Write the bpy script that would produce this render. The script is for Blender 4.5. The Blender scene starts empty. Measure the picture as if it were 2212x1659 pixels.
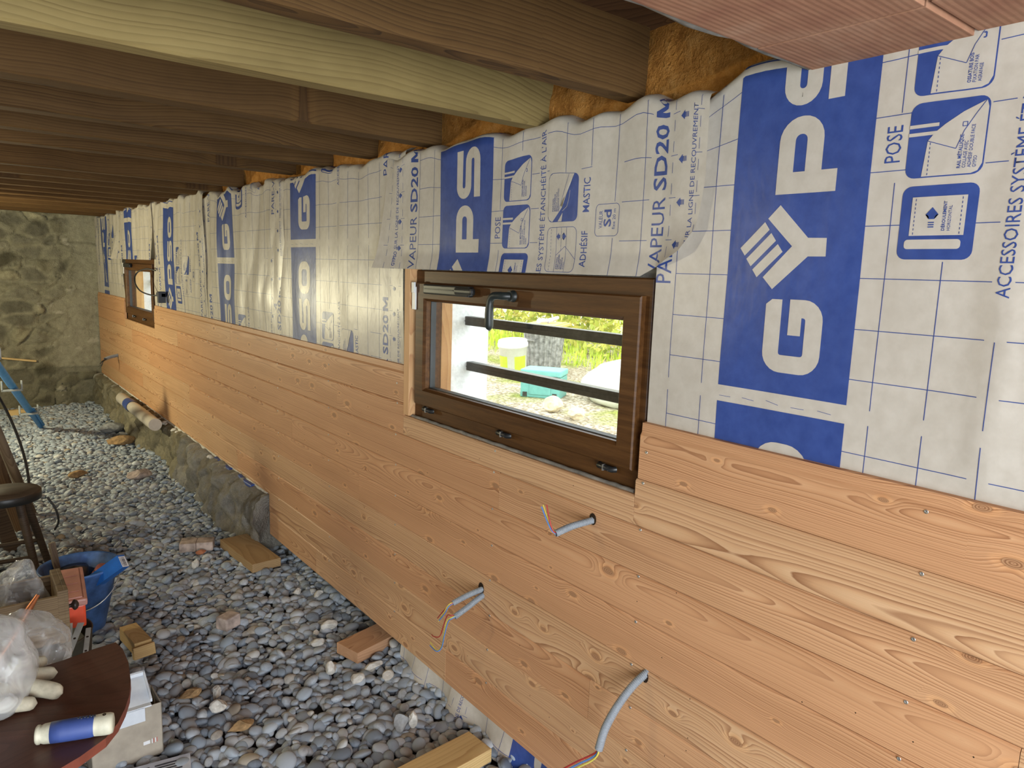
import bpy, bmesh, math, random
import numpy as np
from mathutils import Vector, Matrix, noise

# ------------------------------------------------------------------ camera, light, exposure
SC = bpy.context.scene
COL = SC.collection
cam = bpy.data.cameras.new('camera')
cam.sensor_width = 36.0
cam.lens = 1550.0 / 2212.0 * 36.0
cam.clip_start = 0.02
cam.clip_end = 200
camo = bpy.data.objects.new('camera', cam)
COL.objects.link(camo)
ROT = Matrix(((0.78525111, 0.06678643, -0.615565),
              (-0.61819827, 0.14045425, -0.77337152),
              (0.03480799, 0.98783206, 0.15157911)))
camo.matrix_world = Matrix.Translation((-1.42, 0.0, 1.64)) @ ROT.to_4x4()
SC.camera = camo
SC.view_settings.view_transform = 'Standard'
SC.view_settings.look = 'None'
SC.view_settings.gamma = 1.0
SC.view_settings.use_curve_mapping = False
SC.view_settings.exposure = 0.60
SC.cycles.use_denoising = True
SC.cycles.max_bounces = 8
SC.cycles.diffuse_bounces = 5
SC.cycles.transparent_max_bounces = 16
SC.cycles.sample_clamp_indirect = 6.0

world = bpy.data.worlds.new('daylight')
SC.world = world
world.use_nodes = True
wn = world.node_tree
wn.nodes.clear()
wo = wn.nodes.new('ShaderNodeOutputWorld')
wb = wn.nodes.new('ShaderNodeBackground')
wb.inputs['Color'].default_value = (0.92, 0.97, 1.0, 1)
wb.inputs['Strength'].default_value = 4.1
wn.links.new(wb.outputs[0], wo.inputs[0])


def lamp(name, kind, loc, energy, color, size=None, target=None, size_y=None):
    l = bpy.data.lights.new(name, kind)
    l.energy = energy
    l.color = color
    if kind == 'AREA':
        l.shape = 'RECTANGLE'
        l.size = size
        l.size_y = size_y or size
    elif size:
        l.shadow_soft_size = size
    o = bpy.data.objects.new(name, l)
    COL.objects.link(o)
    o.location = loc
    if target is not None:
        d = Vector(target) - Vector(loc)
        o.rotation_euler = d.to_track_quat('-Z', 'Y').to_euler()
    return o


# daylight through the doorway behind the viewer, and the warm lamps standing left of the view
lamp('doorway_daylight', 'AREA', (-1.75, -1.62, 1.1), 74, (0.86, 0.94, 1.0), 2.1, (-1.45, 3.0, 0.9), 2.0)
lamp('work_lamp', 'POINT', (-2.1, 6.9, 1.30), 108, (1.0, 0.92, 0.60), 0.06)
lamp('ceiling_bulb', 'POINT', (-2.7, 3.3, 1.8), 36, (1.0, 0.88, 0.60), 0.05)

# ------------------------------------------------------------------ node helpers


class NT:
    def __init__(s, name):
        s.m = bpy.data.materials.new(name)
        s.m.use_nodes = True
        s.t = s.m.node_tree
        s.t.nodes.clear()
        s.out = s.t.nodes.new('ShaderNodeOutputMaterial')

    def n(s, t, **kw):
        nd = s.t.nodes.new(t)
        for k, v in kw.items():
            setattr(nd, k, v)
        return nd

    def put(s, sock, v):
        if v is None:
            return
        if hasattr(v, 'is_output'):
            s.t.links.new(v, sock)
        else:
            if hasattr(sock.default_value, '__len__'):
                v = tuple(v)
                if len(sock.default_value) == 4 and len(v) == 3:
                    v = v + (1.0,)
                sock.default_value = v
            else:
                sock.default_value = v

    def ma(s, op, a, b=None, c=None, clamp=False):
        nd = s.n('ShaderNodeMath', operation=op, use_clamp=clamp)
        s.put(nd.inputs[0], a)
        s.put(nd.inputs[1], b)
        s.put(nd.inputs[2], c)
        return nd.outputs[0]

    def noise(s, vec, scale, detail=3, rough=0.55, dims='3D', w=None, dist=0.0):
        nd = s.n('ShaderNodeTexNoise', noise_dimensions=dims)
        s.put(nd.inputs['Vector'], vec)
        if w is not None:
            s.put(nd.inputs['W'], w)
        nd.inputs['Scale'].default_value = scale
        nd.inputs['Detail'].default_value = detail
        nd.inputs['Roughness'].default_value = rough
        nd.inputs['Distortion'].default_value = dist
        return nd.outputs[0]

    def voro(s, vec, scale, feature='F1', dims='3D', rnd=1.0):
        nd = s.n('ShaderNodeTexVoronoi', feature=feature, voronoi_dimensions=dims)
        s.put(nd.inputs['Vector'], vec)
        nd.inputs['Scale'].default_value = scale
        nd.inputs['Randomness'].default_value = rnd
        return nd

    def comb(s, x, y, z=0.0):
        nd = s.n('ShaderNodeCombineXYZ')
        s.put(nd.inputs[0], x)
        s.put(nd.inputs[1], y)
        s.put(nd.inputs[2], z)
        return nd.outputs[0]

    def sep(s, v):
        nd = s.n('ShaderNodeSeparateXYZ')
        s.put(nd.inputs[0], v)
        return nd.outputs

    def mix(s, f, a, b, mode='MIX'):
        nd = s.n('ShaderNodeMix', data_type='RGBA', blend_type=mode)
        s.put(nd.inputs[0], f)
        s.put(nd.inputs[6], a)
        s.put(nd.inputs[7], b)
        return nd.outputs[2]

    def ramp(s, f, stops, interp='LINEAR'):
        nd = s.n('ShaderNodeValToRGB')
        s.put(nd.inputs[0], f)
        cr = nd.color_ramp
        cr.interpolation = interp
        while len(cr.elements) < len(stops):
            cr.elements.new(0.5)
        for e, (p, c) in zip(cr.elements, stops):
            e.position = p
            e.color = tuple(c) + (1.0,) if len(c) == 3 else c
        return nd.outputs[0]

    def coord(s, what='Object'):
        return s.n('ShaderNodeTexCoord').outputs[what]

    def bump(s, h, strength=0.3, dist=0.01):
        nd = s.n('ShaderNodeBump')
        nd.inputs['Strength'].default_value = strength
        nd.inputs['Distance'].default_value = dist
        s.put(nd.inputs['Height'], h)
        return nd.outputs[0]

    def bsdf(s, color, rough=0.6, metal=0.0, spec=0.5, normal=None, trans=0.0, alpha=None):
        b = s.n('ShaderNodeBsdfPrincipled')
        s.put(b.inputs['Base Color'], color)
        s.put(b.inputs['Roughness'], rough)
        b.inputs['Metallic'].default_value = metal
        b.inputs['Specular IOR Level'].default_value = spec
        b.inputs['Transmission Weight'].default_value = trans
        if alpha is not None:
            s.put(b.inputs['Alpha'], alpha)
        if normal is not None:
            s.put(b.inputs['Normal'], normal)
        return b.outputs[0]

    def done(s, sh):
        s.t.links.new(sh, s.out.inputs[0])
        return s.m


def plain(name, color, rough=0.5, metal=0.0, spec=0.5, var=0.12, scale=30.0, bump=0.0):
    """one colour with a faint mottled variation"""
    t = NT(name)
    v = t.coord()
    nz = t.noise(v, scale, 4)
    c2 = tuple(x * (1 - var * 2) for x in color)
    c3 = tuple(min(1, x * (1 + var * 2)) for x in color)
    col = t.ramp(nz, [(0.25, c2), (0.75, c3)])
    nrm = t.bump(nz, bump, 0.004) if bump else None
    return t.done(t.bsdf(col, rough, metal, spec, nrm))


def wood(name, pale, mid, dark, alt=None, use_uv=False, axis=0, ring=150.0, knot=(0.36, 0.12), knots=0.5,
         rough=0.55, bump=0.15, depth=0.035, dirt=0.0, spec=0.35, contrast=1.0, width=0.0632):
    """sawn timber: growth rings round a wandering pith, bent round knots; grain runs along local X (or `axis`)"""
    t = NT(name)
    if use_uv:
        uv = t.n('ShaderNodeUVMap', uv_map='grain').outputs[0]
        o = t.sep(uv)
        s_, y_, z_ = o[0], o[1], 0.0
        at = t.n('ShaderNodeAttribute', attribute_name='tint')
        so = t.sep(at.outputs['Color'])
        rnd, rnd2 = so[0], so[1]
    else:
        o = t.sep(t.coord())
        idx = {0: (0, 1, 2), 1: (1, 0, 2), 2: (2, 0, 1)}[axis]
        s_, y_, z_ = o[idx[0]], o[idx[1]], o[idx[2]]
        rnd = t.n('ShaderNodeObjectInfo').outputs['Random']
        rnd2 = t.ma('FRACT', t.ma('MULTIPLY', rnd, 37.7))
        s_ = t.ma('ADD', s_, t.ma('MULTIPLY', rnd, 31.0))
    off = t.ma('MULTIPLY', rnd, 57.0)
    # knots
    kv = t.comb(t.ma('ADD', t.ma('DIVIDE', s_, knot[0]), off), t.ma('ADD', t.ma('DIVIDE', y_, knot[1]), t.ma('MULTIPLY', rnd2, 19.0)))
    wob = t.noise(t.comb(t.ma('MULTIPLY', s_, 14.0), t.ma('MULTIPLY', y_, 30.0), off), 1.0, 2)
    vo = t.voro(kv, 1.0, 'F1', '2D', 0.9)
    d = t.ma('ADD', vo.outputs['Distance'], t.ma('MULTIPLY', t.ma('SUBTRACT', wob, 0.5), 0.05))
    kr = t.sep(vo.outputs['Color'])
    on = t.ma('GREATER_THAN', kr[0], 1.0 - knots)
    ksz = t.ma('MULTIPLY', t.ma('ADD', t.ma('MULTIPLY', kr[1], 0.75), 0.25), on)       # 0..1 size
    q = t.ma('DIVIDE', d, t.ma('ADD', t.ma('MULTIPLY', ksz, 0.24), 0.0001))
    field = t.ma('MULTIPLY', t.ma('EXPONENT', t.ma('MULTIPLY', t.ma('MULTIPLY', q, q), -0.8)), ksz)
    # rings
    n1 = t.noise(t.comb(t.ma('MULTIPLY', s_, 0.9), t.ma('MULTIPLY', y_, 2.0), off), 1.0, 2)
    n2 = t.noise(t.comb(t.ma('MULTIPLY', s_, 5.0), t.ma('MULTIPLY', y_, 26.0), off), 1.0, 3)
    yc = t.ma('MULTIPLY', t.ma('SUBTRACT', rnd2, 0.5), 0.16)
    dy_ = t.ma('SUBTRACT', t.ma('SUBTRACT', y_, width if use_uv else 0.0), yc)
    dz_ = t.ma('ADD', t.ma('ADD', z_, depth * 0.4), t.ma('MULTIPLY', t.ma('SUBTRACT', n1, 0.35), depth * 4.5))
    R = t.ma('SQRT', t.ma('ADD', t.ma('MULTIPLY', dy_, dy_), t.ma('MULTIPLY', dz_, dz_)))
    R = t.ma('ADD', t.ma('MULTIPLY', R, t.ma('MULTIPLY', t.ma('ADD', t.ma('MULTIPLY', rnd2, 0.9), 0.65), ring)), t.ma('MULTIPLY', n2, 0.8))
    R = t.ma('ADD', R, t.ma('MULTIPLY', field, 5.0))
    R = t.ma('ADD', R, t.ma('MULTIPLY', t.noise(t.comb(t.ma('MULTIPLY', R, 0.45), off, 0.0), 1.0, 1), 2.2))
    fr = t.ma('FRACT', R)
    yr = t.n('ShaderNodeTexWhiteNoise', noise_dimensions='2D')
    t.put(yr.inputs['Vector'], t.comb(t.ma('FLOOR', R), off))
    k = contrast

    def lerp(a, b, f):
        return tuple(x + (y - x) * f for x, y in zip(a, b))
    c1 = t.ramp(fr, [(0.0, lerp(mid, pale, k)), (0.55, mid), (0.84, lerp(mid, dark, 0.7 * k)), (0.94, lerp(mid, dark, k)), (1.0, lerp(mid, pale, k))])
    n4 = t.noise(t.comb(t.ma('MULTIPLY', s_, 0.7), t.ma('MULTIPLY', y_, 14.0), off), 1.0, 2)
    c1 = t.mix(t.ramp(n4, [(0.36, (0.45, 0.45, 0.45)), (0.56, (0, 0, 0))]), c1, lerp(mid, pale, 0.35))
    c1 = t.mix(t.ma('MULTIPLY', yr.outputs[0], 0.55), c1, lerp(mid, pale, 0.45))
    if alt:
        c1 = t.mix(t.ramp(rnd2, [(0.35, (0, 0, 0)), (0.65, (1, 1, 1))]), c1, t.mix(1.0, c1, alt, 'MULTIPLY'))
    fine = t.noise(t.comb(t.ma('MULTIPLY', s_, 9.0), t.ma('MULTIPLY', y_, 420.0), z_), 1.0, 2)
    c1 = t.mix(0.35, c1, t.ramp(fine, [(0.3, (0.78, 0.76, 0.72)), (0.7, (1, 1, 1))]), 'MULTIPLY')
    blot = t.noise(t.comb(t.ma('MULTIPLY', s_, 1.3), t.ma('MULTIPLY', y_, 9.0), off), 1.0, 3)
    c1 = t.mix(0.5, c1, t.ramp(blot, [(0.32, (0.80, 0.74, 0.66)), (0.62, (1.05, 1.02, 0.98))]), 'MULTIPLY')
    # knot heart
    core = t.ma('LESS_THAN', q, 0.42)
    core = t.ma('MULTIPLY', core, on)
    krings = t.ma('FRACT', t.ma('MULTIPLY', q, 7.0))
    kcol = t.ramp(krings, [(0.0, lerp(dark, (0.1, 0.045, 0.02), 0.15)), (0.6, lerp(dark, mid, 0.75)), (1.0, lerp(dark, (0.08, 0.035, 0.015), 0.4))])
    halo = t.ramp(q, [(0.36, (0.50, 0.40, 0.33)), (0.50, (1.10, 1.08, 1.02)), (0.75, (1.14, 1.14, 1.10)), (1.3, (1, 1, 1))])
    halo = t.mix(on, (1, 1, 1), halo)
    c1 = t.mix(1.0, c1, halo, 'MULTIPLY')
    c1 = t.mix(core, c1, kcol)
    if dirt:
        dn = t.noise(t.comb(t.ma('MULTIPLY', s_, 2.0), t.ma('MULTIPLY', y_, 7.0), t.ma('MULTIPLY', z_, 7.0)), 1.0, 5, 0.65)
        c1 = t.mix(dirt, c1, t.ramp(dn, [(0.3, (0.45, 0.43, 0.40)), (0.65, (1, 1, 1))]), 'MULTIPLY')
    nrm = t.bump(t.ma('ADD', t.ma('MULTIPLY', fr, -0.5), t.ma('MULTIPLY', fine, 0.5)), bump, 0.002)
    return t.done(t.bsdf(c1, rough, 0.0, spec, nrm))


# ------------------------------------------------------------------ materials
M = {}
M['pine'] = wood('pine_cladding', (0.69, 0.455, 0.268), (0.59, 0.345, 0.184), (0.275, 0.118, 0.052), alt=(0.98, 0.88, 0.83), use_uv=True, contrast=1.0,
                 ring=165, knot=(0.21, 0.098), knots=0.55, rough=0.5, bump=0.2, depth=0.03)
M['joist_warm'] = wood('aged_joist', (0.155, 0.086, 0.030), (0.118, 0.062, 0.021), (0.050, 0.025, 0.010), axis=0, ring=105, contrast=1.0, knot=(0.62, 0.16), knots=0.35,
                       rough=0.75, dirt=0.6, depth=0.05, bump=0.4, spec=0.2)
M['joist_pale'] = wood('pale_joist', (0.31, 0.235, 0.096), (0.27, 0.20, 0.078), (0.16, 0.11, 0.04), axis=0, ring=105, contrast=0.95, knot=(0.62, 0.16), knots=0.3,
                       rough=0.75, dirt=0.5, depth=0.05, bump=0.4, spec=0.2)
M['old_boards'] = wood('old_floor_boards', (0.16, 0.085, 0.04), (0.12, 0.06, 0.028), (0.06, 0.03, 0.015), axis=1, ring=90, dirt=0.6, rough=0.8, spec=0.15)
M['offcut_pale'] = wood('pale_offcut', (0.66, 0.49, 0.24), (0.60, 0.42, 0.19), (0.42, 0.26, 0.10), axis=0, ring=150, knots=0.15, depth=0.05)
M['offcut_brown'] = wood('brown_offcut', (0.42, 0.29, 0.15), (0.36, 0.235, 0.115), (0.20, 0.115, 0.05), axis=0, ring=120, knots=0.1, depth=0.05, contrast=0.9)
M['offcut_pink'] = wood('pink_offcut', (0.58, 0.36, 0.22), (0.50, 0.29, 0.17), (0.33, 0.16, 0.085), axis=0, ring=150, knots=0.3, depth=0.05)
M['batten'] = wood('new_batten', (0.72, 0.46, 0.24), (0.66, 0.38, 0.18), (0.42, 0.18, 0.08), axis=2, ring=140, knots=0.3, depth=0.05)
M['leaf'] = wood('mahogany_leaf', (0.15, 0.066, 0.044), (0.115, 0.047, 0.031), (0.05, 0.02, 0.014), axis=0, ring=60, knots=0.0, rough=0.42, dirt=0.75, spec=0.4, depth=0.25, contrast=0.45)
M['drawer'] = wood('weathered_oak', (0.26, 0.185, 0.105), (0.20, 0.135, 0.072), (0.10, 0.062, 0.032), axis=0, ring=120, knots=0.05, dirt=0.5, rough=0.7)
M['stool'] = wood('dark_stool_wood', (0.10, 0.072, 0.05), (0.07, 0.048, 0.034), (0.03, 0.02, 0.014), axis=0, ring=80, knots=0.1, dirt=0.6, rough=0.6)
M['grey_plank'] = wood('grey_plank', (0.30, 0.25, 0.19), (0.24, 0.19, 0.14), (0.12, 0.09, 0.06), axis=2, ring=90, dirt=0.5, rough=0.8)
M['brown_plank'] = wood('brown_plank', (0.20, 0.13, 0.075), (0.15, 0.095, 0.052), (0.08, 0.045, 0.025), axis=2, ring=90, dirt=0.5, rough=0.8)

t = NT('woodgrain_pvc')
_v = t.sep(t.coord())
_w = t.noise(t.comb(t.ma('MULTIPLY', _v[1], 3.0), t.ma('MULTIPLY', _v[2], 60.0), t.ma('MULTIPLY', _v[0], 60.0)), 1.0, 5, 0.6)
_f = t.noise(t.comb(t.ma('MULTIPLY', _v[1], 30.0), t.ma('MULTIPLY', _v[2], 600.0), _v[0]), 1.0, 2)
_c = t.ramp(_w, [(0.3, (0.060, 0.024, 0.007)), (0.55, (0.100, 0.042, 0.012)), (0.75, (0.135, 0.06, 0.018))])
_c = t.mix(0.5, _c, t.ramp(_f, [(0.35, (0.7, 0.7, 0.7)), (0.6, (1, 1, 1))]), 'MULTIPLY')
M['pvc'] = t.done(t.bsdf(_c, 0.42, 0, 0.22, t.bump(_f, 0.12, 0.002)))


def film(name, c_lo, c_hi, weave):
    t = NT(name)
    v = t.coord()
    o = t.sep(v)
    nz = t.noise(v, 34, 4, 0.6)
    big = t.noise(v, 5.0, 3)
    col = t.ramp(nz, [(0.3, c_lo), (0.7, c_hi)])
    col = t.mix(0.35, col, t.ramp(big, [(0.3, (0.86, 0.84, 0.80)), (0.7, (1.03, 1.02, 1.0))]), 'MULTIPLY')
    wv = t.ma('SINE', t.ma('MULTIPLY', t.ma('ADD', o[1], o[2]), 2400.0))
    col = t.mix(weave, col, t.ramp(wv, [(0.0, (0.72, 0.74, 0.80)), (0.9, (1.06, 1.05, 1.04))]), 'MULTIPLY')
    crease = t.noise(t.comb(t.ma('MULTIPLY', o[1], 9.0), t.ma('MULTIPLY', o[2], 4.0), o[0]), 1.0, 4, 0.6)
    nrm = t.bump(crease, 0.25, 0.012)
    b = t.bsdf(col, 0.35, 0, 0.45, nrm)
    tr = t.n('ShaderNodeBsdfTranslucent')
    t.put(tr.inputs[0], col)
    mx = t.n('ShaderNodeMixShader')
    mx.inputs[0].default_value = 0.12
    t.t.links.new(b, mx.inputs[1])
    t.t.links.new(tr.outputs[0], mx.inputs[2])
    return t.done(mx.outputs[0])


M['film'] = film('vapour_film', (0.60, 0.55, 0.475), (0.68, 0.63, 0.555), 0.15)
M['ink'] = film('blue_print', (0.036, 0.075, 0.29), (0.055, 0.105, 0.37), 0.35)
M['ink_thin'] = plain('blue_line_print', (0.055, 0.085, 0.26), 0.45, var=0.05)

# stone wall: stone tint in colour attribute, rough mortar
t = NT('rubble_stone')
_a = t.n('ShaderNodeAttribute', attribute_name='tint').outputs['Color']
_v = t.coord()
_n = t.noise(_v, 16, 8, 0.7)
_n2 = t.noise(_v, 90, 4, 0.7)
_c = t.mix(0.75, _a, t.ramp(_n, [(0.28, (0.62, 0.60, 0.55)), (0.5, (1.0, 0.98, 0.93)), (0.75, (1.35, 1.3, 1.2))]), 'MULTIPLY')
_c = t.mix(0.5, _c, t.ramp(_n2, [(0.3, (0.7, 0.69, 0.66)), (0.7, (1.15, 1.14, 1.1))]), 'MULTIPLY')
M['stone'] = t.done(t.bsdf(_c, 0.92, 0, 0.2, t.bump(t.ma('ADD', _n, t.ma('MULTIPLY', _n2, 0.5)), 0.9, 0.03)))

# pebbles: dry grey river stones, tint per stone
def pebble_mat(name, fac):
    t = NT(name)
    f = fac(t)
    v = t.coord()
    col = t.ramp(f, [(0.0, (0.16, 0.175, 0.195)), (0.25, (0.25, 0.27, 0.29)), (0.55, (0.32, 0.335, 0.35)), (0.78, (0.38, 0.385, 0.385)),
                     (0.88, (0.31, 0.29, 0.275)), (0.95, (0.46, 0.455, 0.44)), (0.985, (0.32, 0.245, 0.16)), (1.0, (0.62, 0.62, 0.60))])
    n1 = t.noise(v, 60, 5, 0.65, w=None)
    n2 = t.noise(v, 420, 3, 0.7)
    col = t.mix(1.0, col, (1.12, 1.22, 1.36), 'MULTIPLY')
    col = t.mix(0.8, col, t.ramp(n1, [(0.3, (0.75, 0.75, 0.76)), (0.7, (1.25, 1.24, 1.22))]), 'MULTIPLY')
    col = t.mix(0.5, col, t.ramp(n2, [(0.35, (0.78, 0.78, 0.78)), (0.7, (1.2, 1.2, 1.2))]), 'MULTIPLY')
    return t.done(t.bsdf(col, 0.62, 0, 0.4, t.bump(n1, 0.12, 0.004)))


M['pebble_bed'] = pebble_mat('river_pebbles', lambda t: t.n('ShaderNodeAttribute', attribute_name='tone').outputs['Fac'])
M['pebble_one'] = pebble_mat('river_pebble', lambda t: t.n('ShaderNodeObjectInfo').outputs['Random'])

t = NT('earth')
_v = t.coord()
_n = t.noise(_v, 30, 6, 0.7)
M['earth'] = t.done(t.bsdf(t.ramp(_n, [(0.3, (0.10, 0.10, 0.10)), (0.7, (0.19, 0.19, 0.185))]), 0.95, 0, 0.1))

t = NT('insulation_foam')
_v = t.coord()
_n = t.noise(_v, 22, 7, 0.7)
_n2 = t.noise(_v, 120, 3, 0.6)
_c = t.ramp(_n, [(0.3, (0.36, 0.145, 0.030)), (0.5, (0.55, 0.245, 0.055)), (0.72, (0.66, 0.34, 0.10))])
M['insulation'] = t.done(t.bsdf(_c, 0.95, 0, 0.1, t.bump(t.ma('ADD', _n, t.ma('MULTIPLY', _n2, 0.4)), 0.9, 0.02)))

# ribbed terracotta ceiling tiles, grooves along X, joints drawn by the tile mesh
t = NT('terracotta')
_o = t.sep(t.coord())
_r = t.ma('SINE', t.ma('MULTIPLY', t.ma('ADD', _o[1], t.ma('MULTIPLY', t.noise(t.coord(), 3.0, 2), 0.01)), 520.0))
_n = t.noise(t.coord(), 7, 5, 0.65)
_n2 = t.noise(t.comb(t.ma('MULTIPLY', _o[0], 5.0), t.ma('MULTIPLY', _o[1], 60.0), 0.0), 1.0, 4)
_c = t.ramp(_n, [(0.3, (0.30, 0.135, 0.085)), (0.55, (0.37, 0.19, 0.115)), (0.75, (0.44, 0.255, 0.165))])
_rd = t.n('ShaderNodeObjectInfo').outputs['Random']
_c = t.mix(0.45, _c, t.ramp(_n2, [(0.3, (0.72, 0.68, 0.66)), (0.7, (1.15, 1.12, 1.1))]), 'MULTIPLY')
_c = t.mix(0.10, _c, t.ramp(_r, [(0.1, (0.6, 0.6, 0.6)), (0.8, (1.05, 1.05, 1.05))]), 'MULTIPLY')
M['terracotta'] = t.done(t.bsdf(_c, 0.85, 0, 0.2, t.bump(t.ma('MULTIPLY', _r, t.ma('MULTIPLY', _n2, 1.6)), 0.10, 0.004)))

M['mortar'] = plain('mortar', (0.19, 0.175, 0.15), 0.95, var=0.25, scale=25, bump=0.7)
M['plaster_white'] = plain('white_render', (0.80, 0.83, 0.84), 0.9, var=0.07, scale=90, bump=0.6)
M['plaster_chunk'] = plain('plaster_chunk', (0.62, 0.60, 0.55), 0.95, var=0.15, scale=40, bump=0.6)
M['brick'] = plain('brick_rubble', (0.42, 0.34, 0.30), 0.95, var=0.3, scale=18, bump=0.6)
M['brick_red'] = plain('brick_red', (0.45, 0.18, 0.09), 0.95, var=0.25, scale=22, bump=0.6)
M['clay'] = plain('clay_lump', (0.33, 0.21, 0.10), 0.95, var=0.3, scale=35, bump=0.8)
M['slate_chunk'] = plain('grey_rock', (0.30, 0.31, 0.32), 0.9, var=0.2, scale=35, bump=0.5)
M['black_plastic'] = plain('black_plastic', (0.016, 0.017, 0.018), 0.38, var=0.1)
M['handle_green'] = plain('dark_handle', (0.016, 0.021, 0.020), 0.42, var=0.08)
M['white_plastic'] = plain('white_plastic', (0.74, 0.74, 0.72), 0.4, var=0.04)
M['gasket'] = plain('black_gasket', (0.03, 0.032, 0.035), 0.5, var=0.1)
M['steel'] = plain('zinc_steel', (0.62, 0.61, 0.58), 0.35, 0.9, var=0.1)
M['steel_dark'] = plain('dark_bar', (0.045, 0.043, 0.042), 0.35, 0.4, var=0.25, scale=60)
M['hole'] = plain('hole_shade', (0.03, 0.018, 0.011), 0.9, spec=0.1)  # dark colour stands for the shade inside holes that are not cut
M['conduit'] = plain('grey_conduit', (0.27, 0.30, 0.335), 0.42, var=0.05)
M['wire_red'] = plain('red_wire', (0.42, 0.03, 0.028), 0.4, var=0.05)
M['wire_blue'] = plain('blue_wire', (0.10, 0.25, 0.62), 0.4, var=0.05)
M['wire_yellow'] = plain('yellow_wire', (0.72, 0.62, 0.12), 0.4, var=0.05)
M['bucket_blue'] = plain('chalky_blue_plastic', (0.065, 0.155, 0.40), 0.55, var=0.35, scale=14)
M['pack_blue'] = plain('blue_card', (0.012, 0.115, 0.42), 0.5, var=0.08)
M['pack_white'] = plain('white_label', (0.72, 0.73, 0.75), 0.6, var=0.05)
M['ink_dark'] = plain('dark_ink', (0.04, 0.045, 0.06), 0.6, var=0.05)
M['orange_plastic'] = plain('orange_red_plastic', (0.72, 0.075, 0.025), 0.4, var=0.06)
M['lid_pink'] = plain('frosted_lid', (0.48, 0.22, 0.18), 0.45, var=0.12, scale=12)
M['olive_tub'] = plain('dark_olive_tub', (0.045, 0.042, 0.030), 0.6, var=0.15)
M['bracket'] = plain('grey_bracket', (0.40, 0.385, 0.35), 0.5, 0.2, var=0.08)
M['card'] = plain('cardboard', (0.36, 0.315, 0.255), 0.85, var=0.1, scale=16)
M['card_in'] = plain('cardboard_inside', (0.20, 0.165, 0.125), 0.9, var=0.1)
M['tray'] = plain('white_tray', (0.62, 0.66, 0.72), 0.35, var=0.04)
M['paper'] = plain('leaflet_paper', (0.50, 0.52, 0.58), 0.8, var=0.08)
M['glove'] = plain('latex_glove', (0.50, 0.46, 0.35), 0.7, var=0.16, scale=40, bump=0.3)
M['grip_cream'] = plain('cream_handle', (0.50, 0.48, 0.37), 0.55, var=0.14)
M['grip_blue'] = plain('blue_grip', (0.035, 0.065, 0.23), 0.6, var=0.06)
M['red_edge'] = plain('red_brown_edge', (0.17, 0.042, 0.024), 0.5, var=0.12)
M['dark_knob'] = plain('dark_knob', (0.032, 0.02, 0.016), 0.4)
M['copper'] = plain('copper', (0.42, 0.15, 0.06), 0.35, 0.6, var=0.15)
M['green_plastic'] = plain('sage_green_plastic', (0.20, 0.27, 0.16), 0.5, var=0.06)
M['can_pink'] = plain('faded_red_tin', (0.46, 0.17, 0.15), 0.5, var=0.15)
M['rod_blue'] = plain('bright_blue_tube', (0.06, 0.27, 0.62), 0.4, var=0.08)
M['clip_clear'] = plain('clear_clip', (0.34, 0.36, 0.36), 0.15, var=0.1)
M['cable_black'] = plain('black_cable', (0.018, 0.018, 0.018), 0.5)
M['stone_yellow'] = plain('garden_stone', (0.62, 0.52, 0.34), 0.9, var=0.2, scale=12, bump=0.4)
M['bin_grey'] = plain('galvanised_grey', (0.30, 0.30, 0.29), 0.55, 0.3, var=0.35, scale=22)
M['lime'] = plain('lime_label', (0.50, 0.68, 0.04), 0.5, var=0.04)
M['crate_teal'] = plain('teal_crate', (0.14, 0.40, 0.36), 0.5, var=0.06)
M['crate_lid'] = plain('teal_crate_lid', (0.17, 0.46, 0.42), 0.5, var=0.05)
M['sack'] = plain('pale_sack', (0.62, 0.63, 0.52), 0.6, var=0.08, scale=9, bump=0.4)
M['board_yellow'] = plain('yellow_board', (0.70, 0.50, 0.16), 0.7, var=0.1)
M['lavender'] = plain('lavender_sheet', (0.50, 0.52, 0.68), 0.6, var=0.08)
M['reveal_lit'] = wood('lit_reveal_board', (0.85, 0.58, 0.26), (0.82, 0.50, 0.20), (0.6, 0.32, 0.12), axis=2, ring=120, knots=0.05)  # lit copy of the reveal board: the far window's glow is in its colour
M['wood_reveal'] = wood('reveal_board', (0.62, 0.38, 0.18), (0.54, 0.29, 0.12), (0.34, 0.15, 0.06), axis=2, ring=120, knots=0.05)

t = NT('window_glass')
_g = t.n('ShaderNodeBsdfGlossy')
_g.inputs['Roughness'].default_value = 0.02
_tr = t.n('ShaderNodeBsdfTransparent')
_tr.inputs[0].default_value = (0.97, 0.98, 0.97, 1)
_fz = t.n('ShaderNodeFresnel')
_fz.inputs[0].default_value = 1.45
_mx = t.n('ShaderNodeMixShader')
t.t.links.new(t.ma('MULTIPLY', _fz.outputs[0], 0.3), _mx.inputs[0])
t.t.links.new(_tr.outputs[0], _mx.inputs[1])
t.t.links.new(_g.outputs[0], _mx.inputs[2])
M['glass'] = t.done(_mx.outputs[0])

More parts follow.
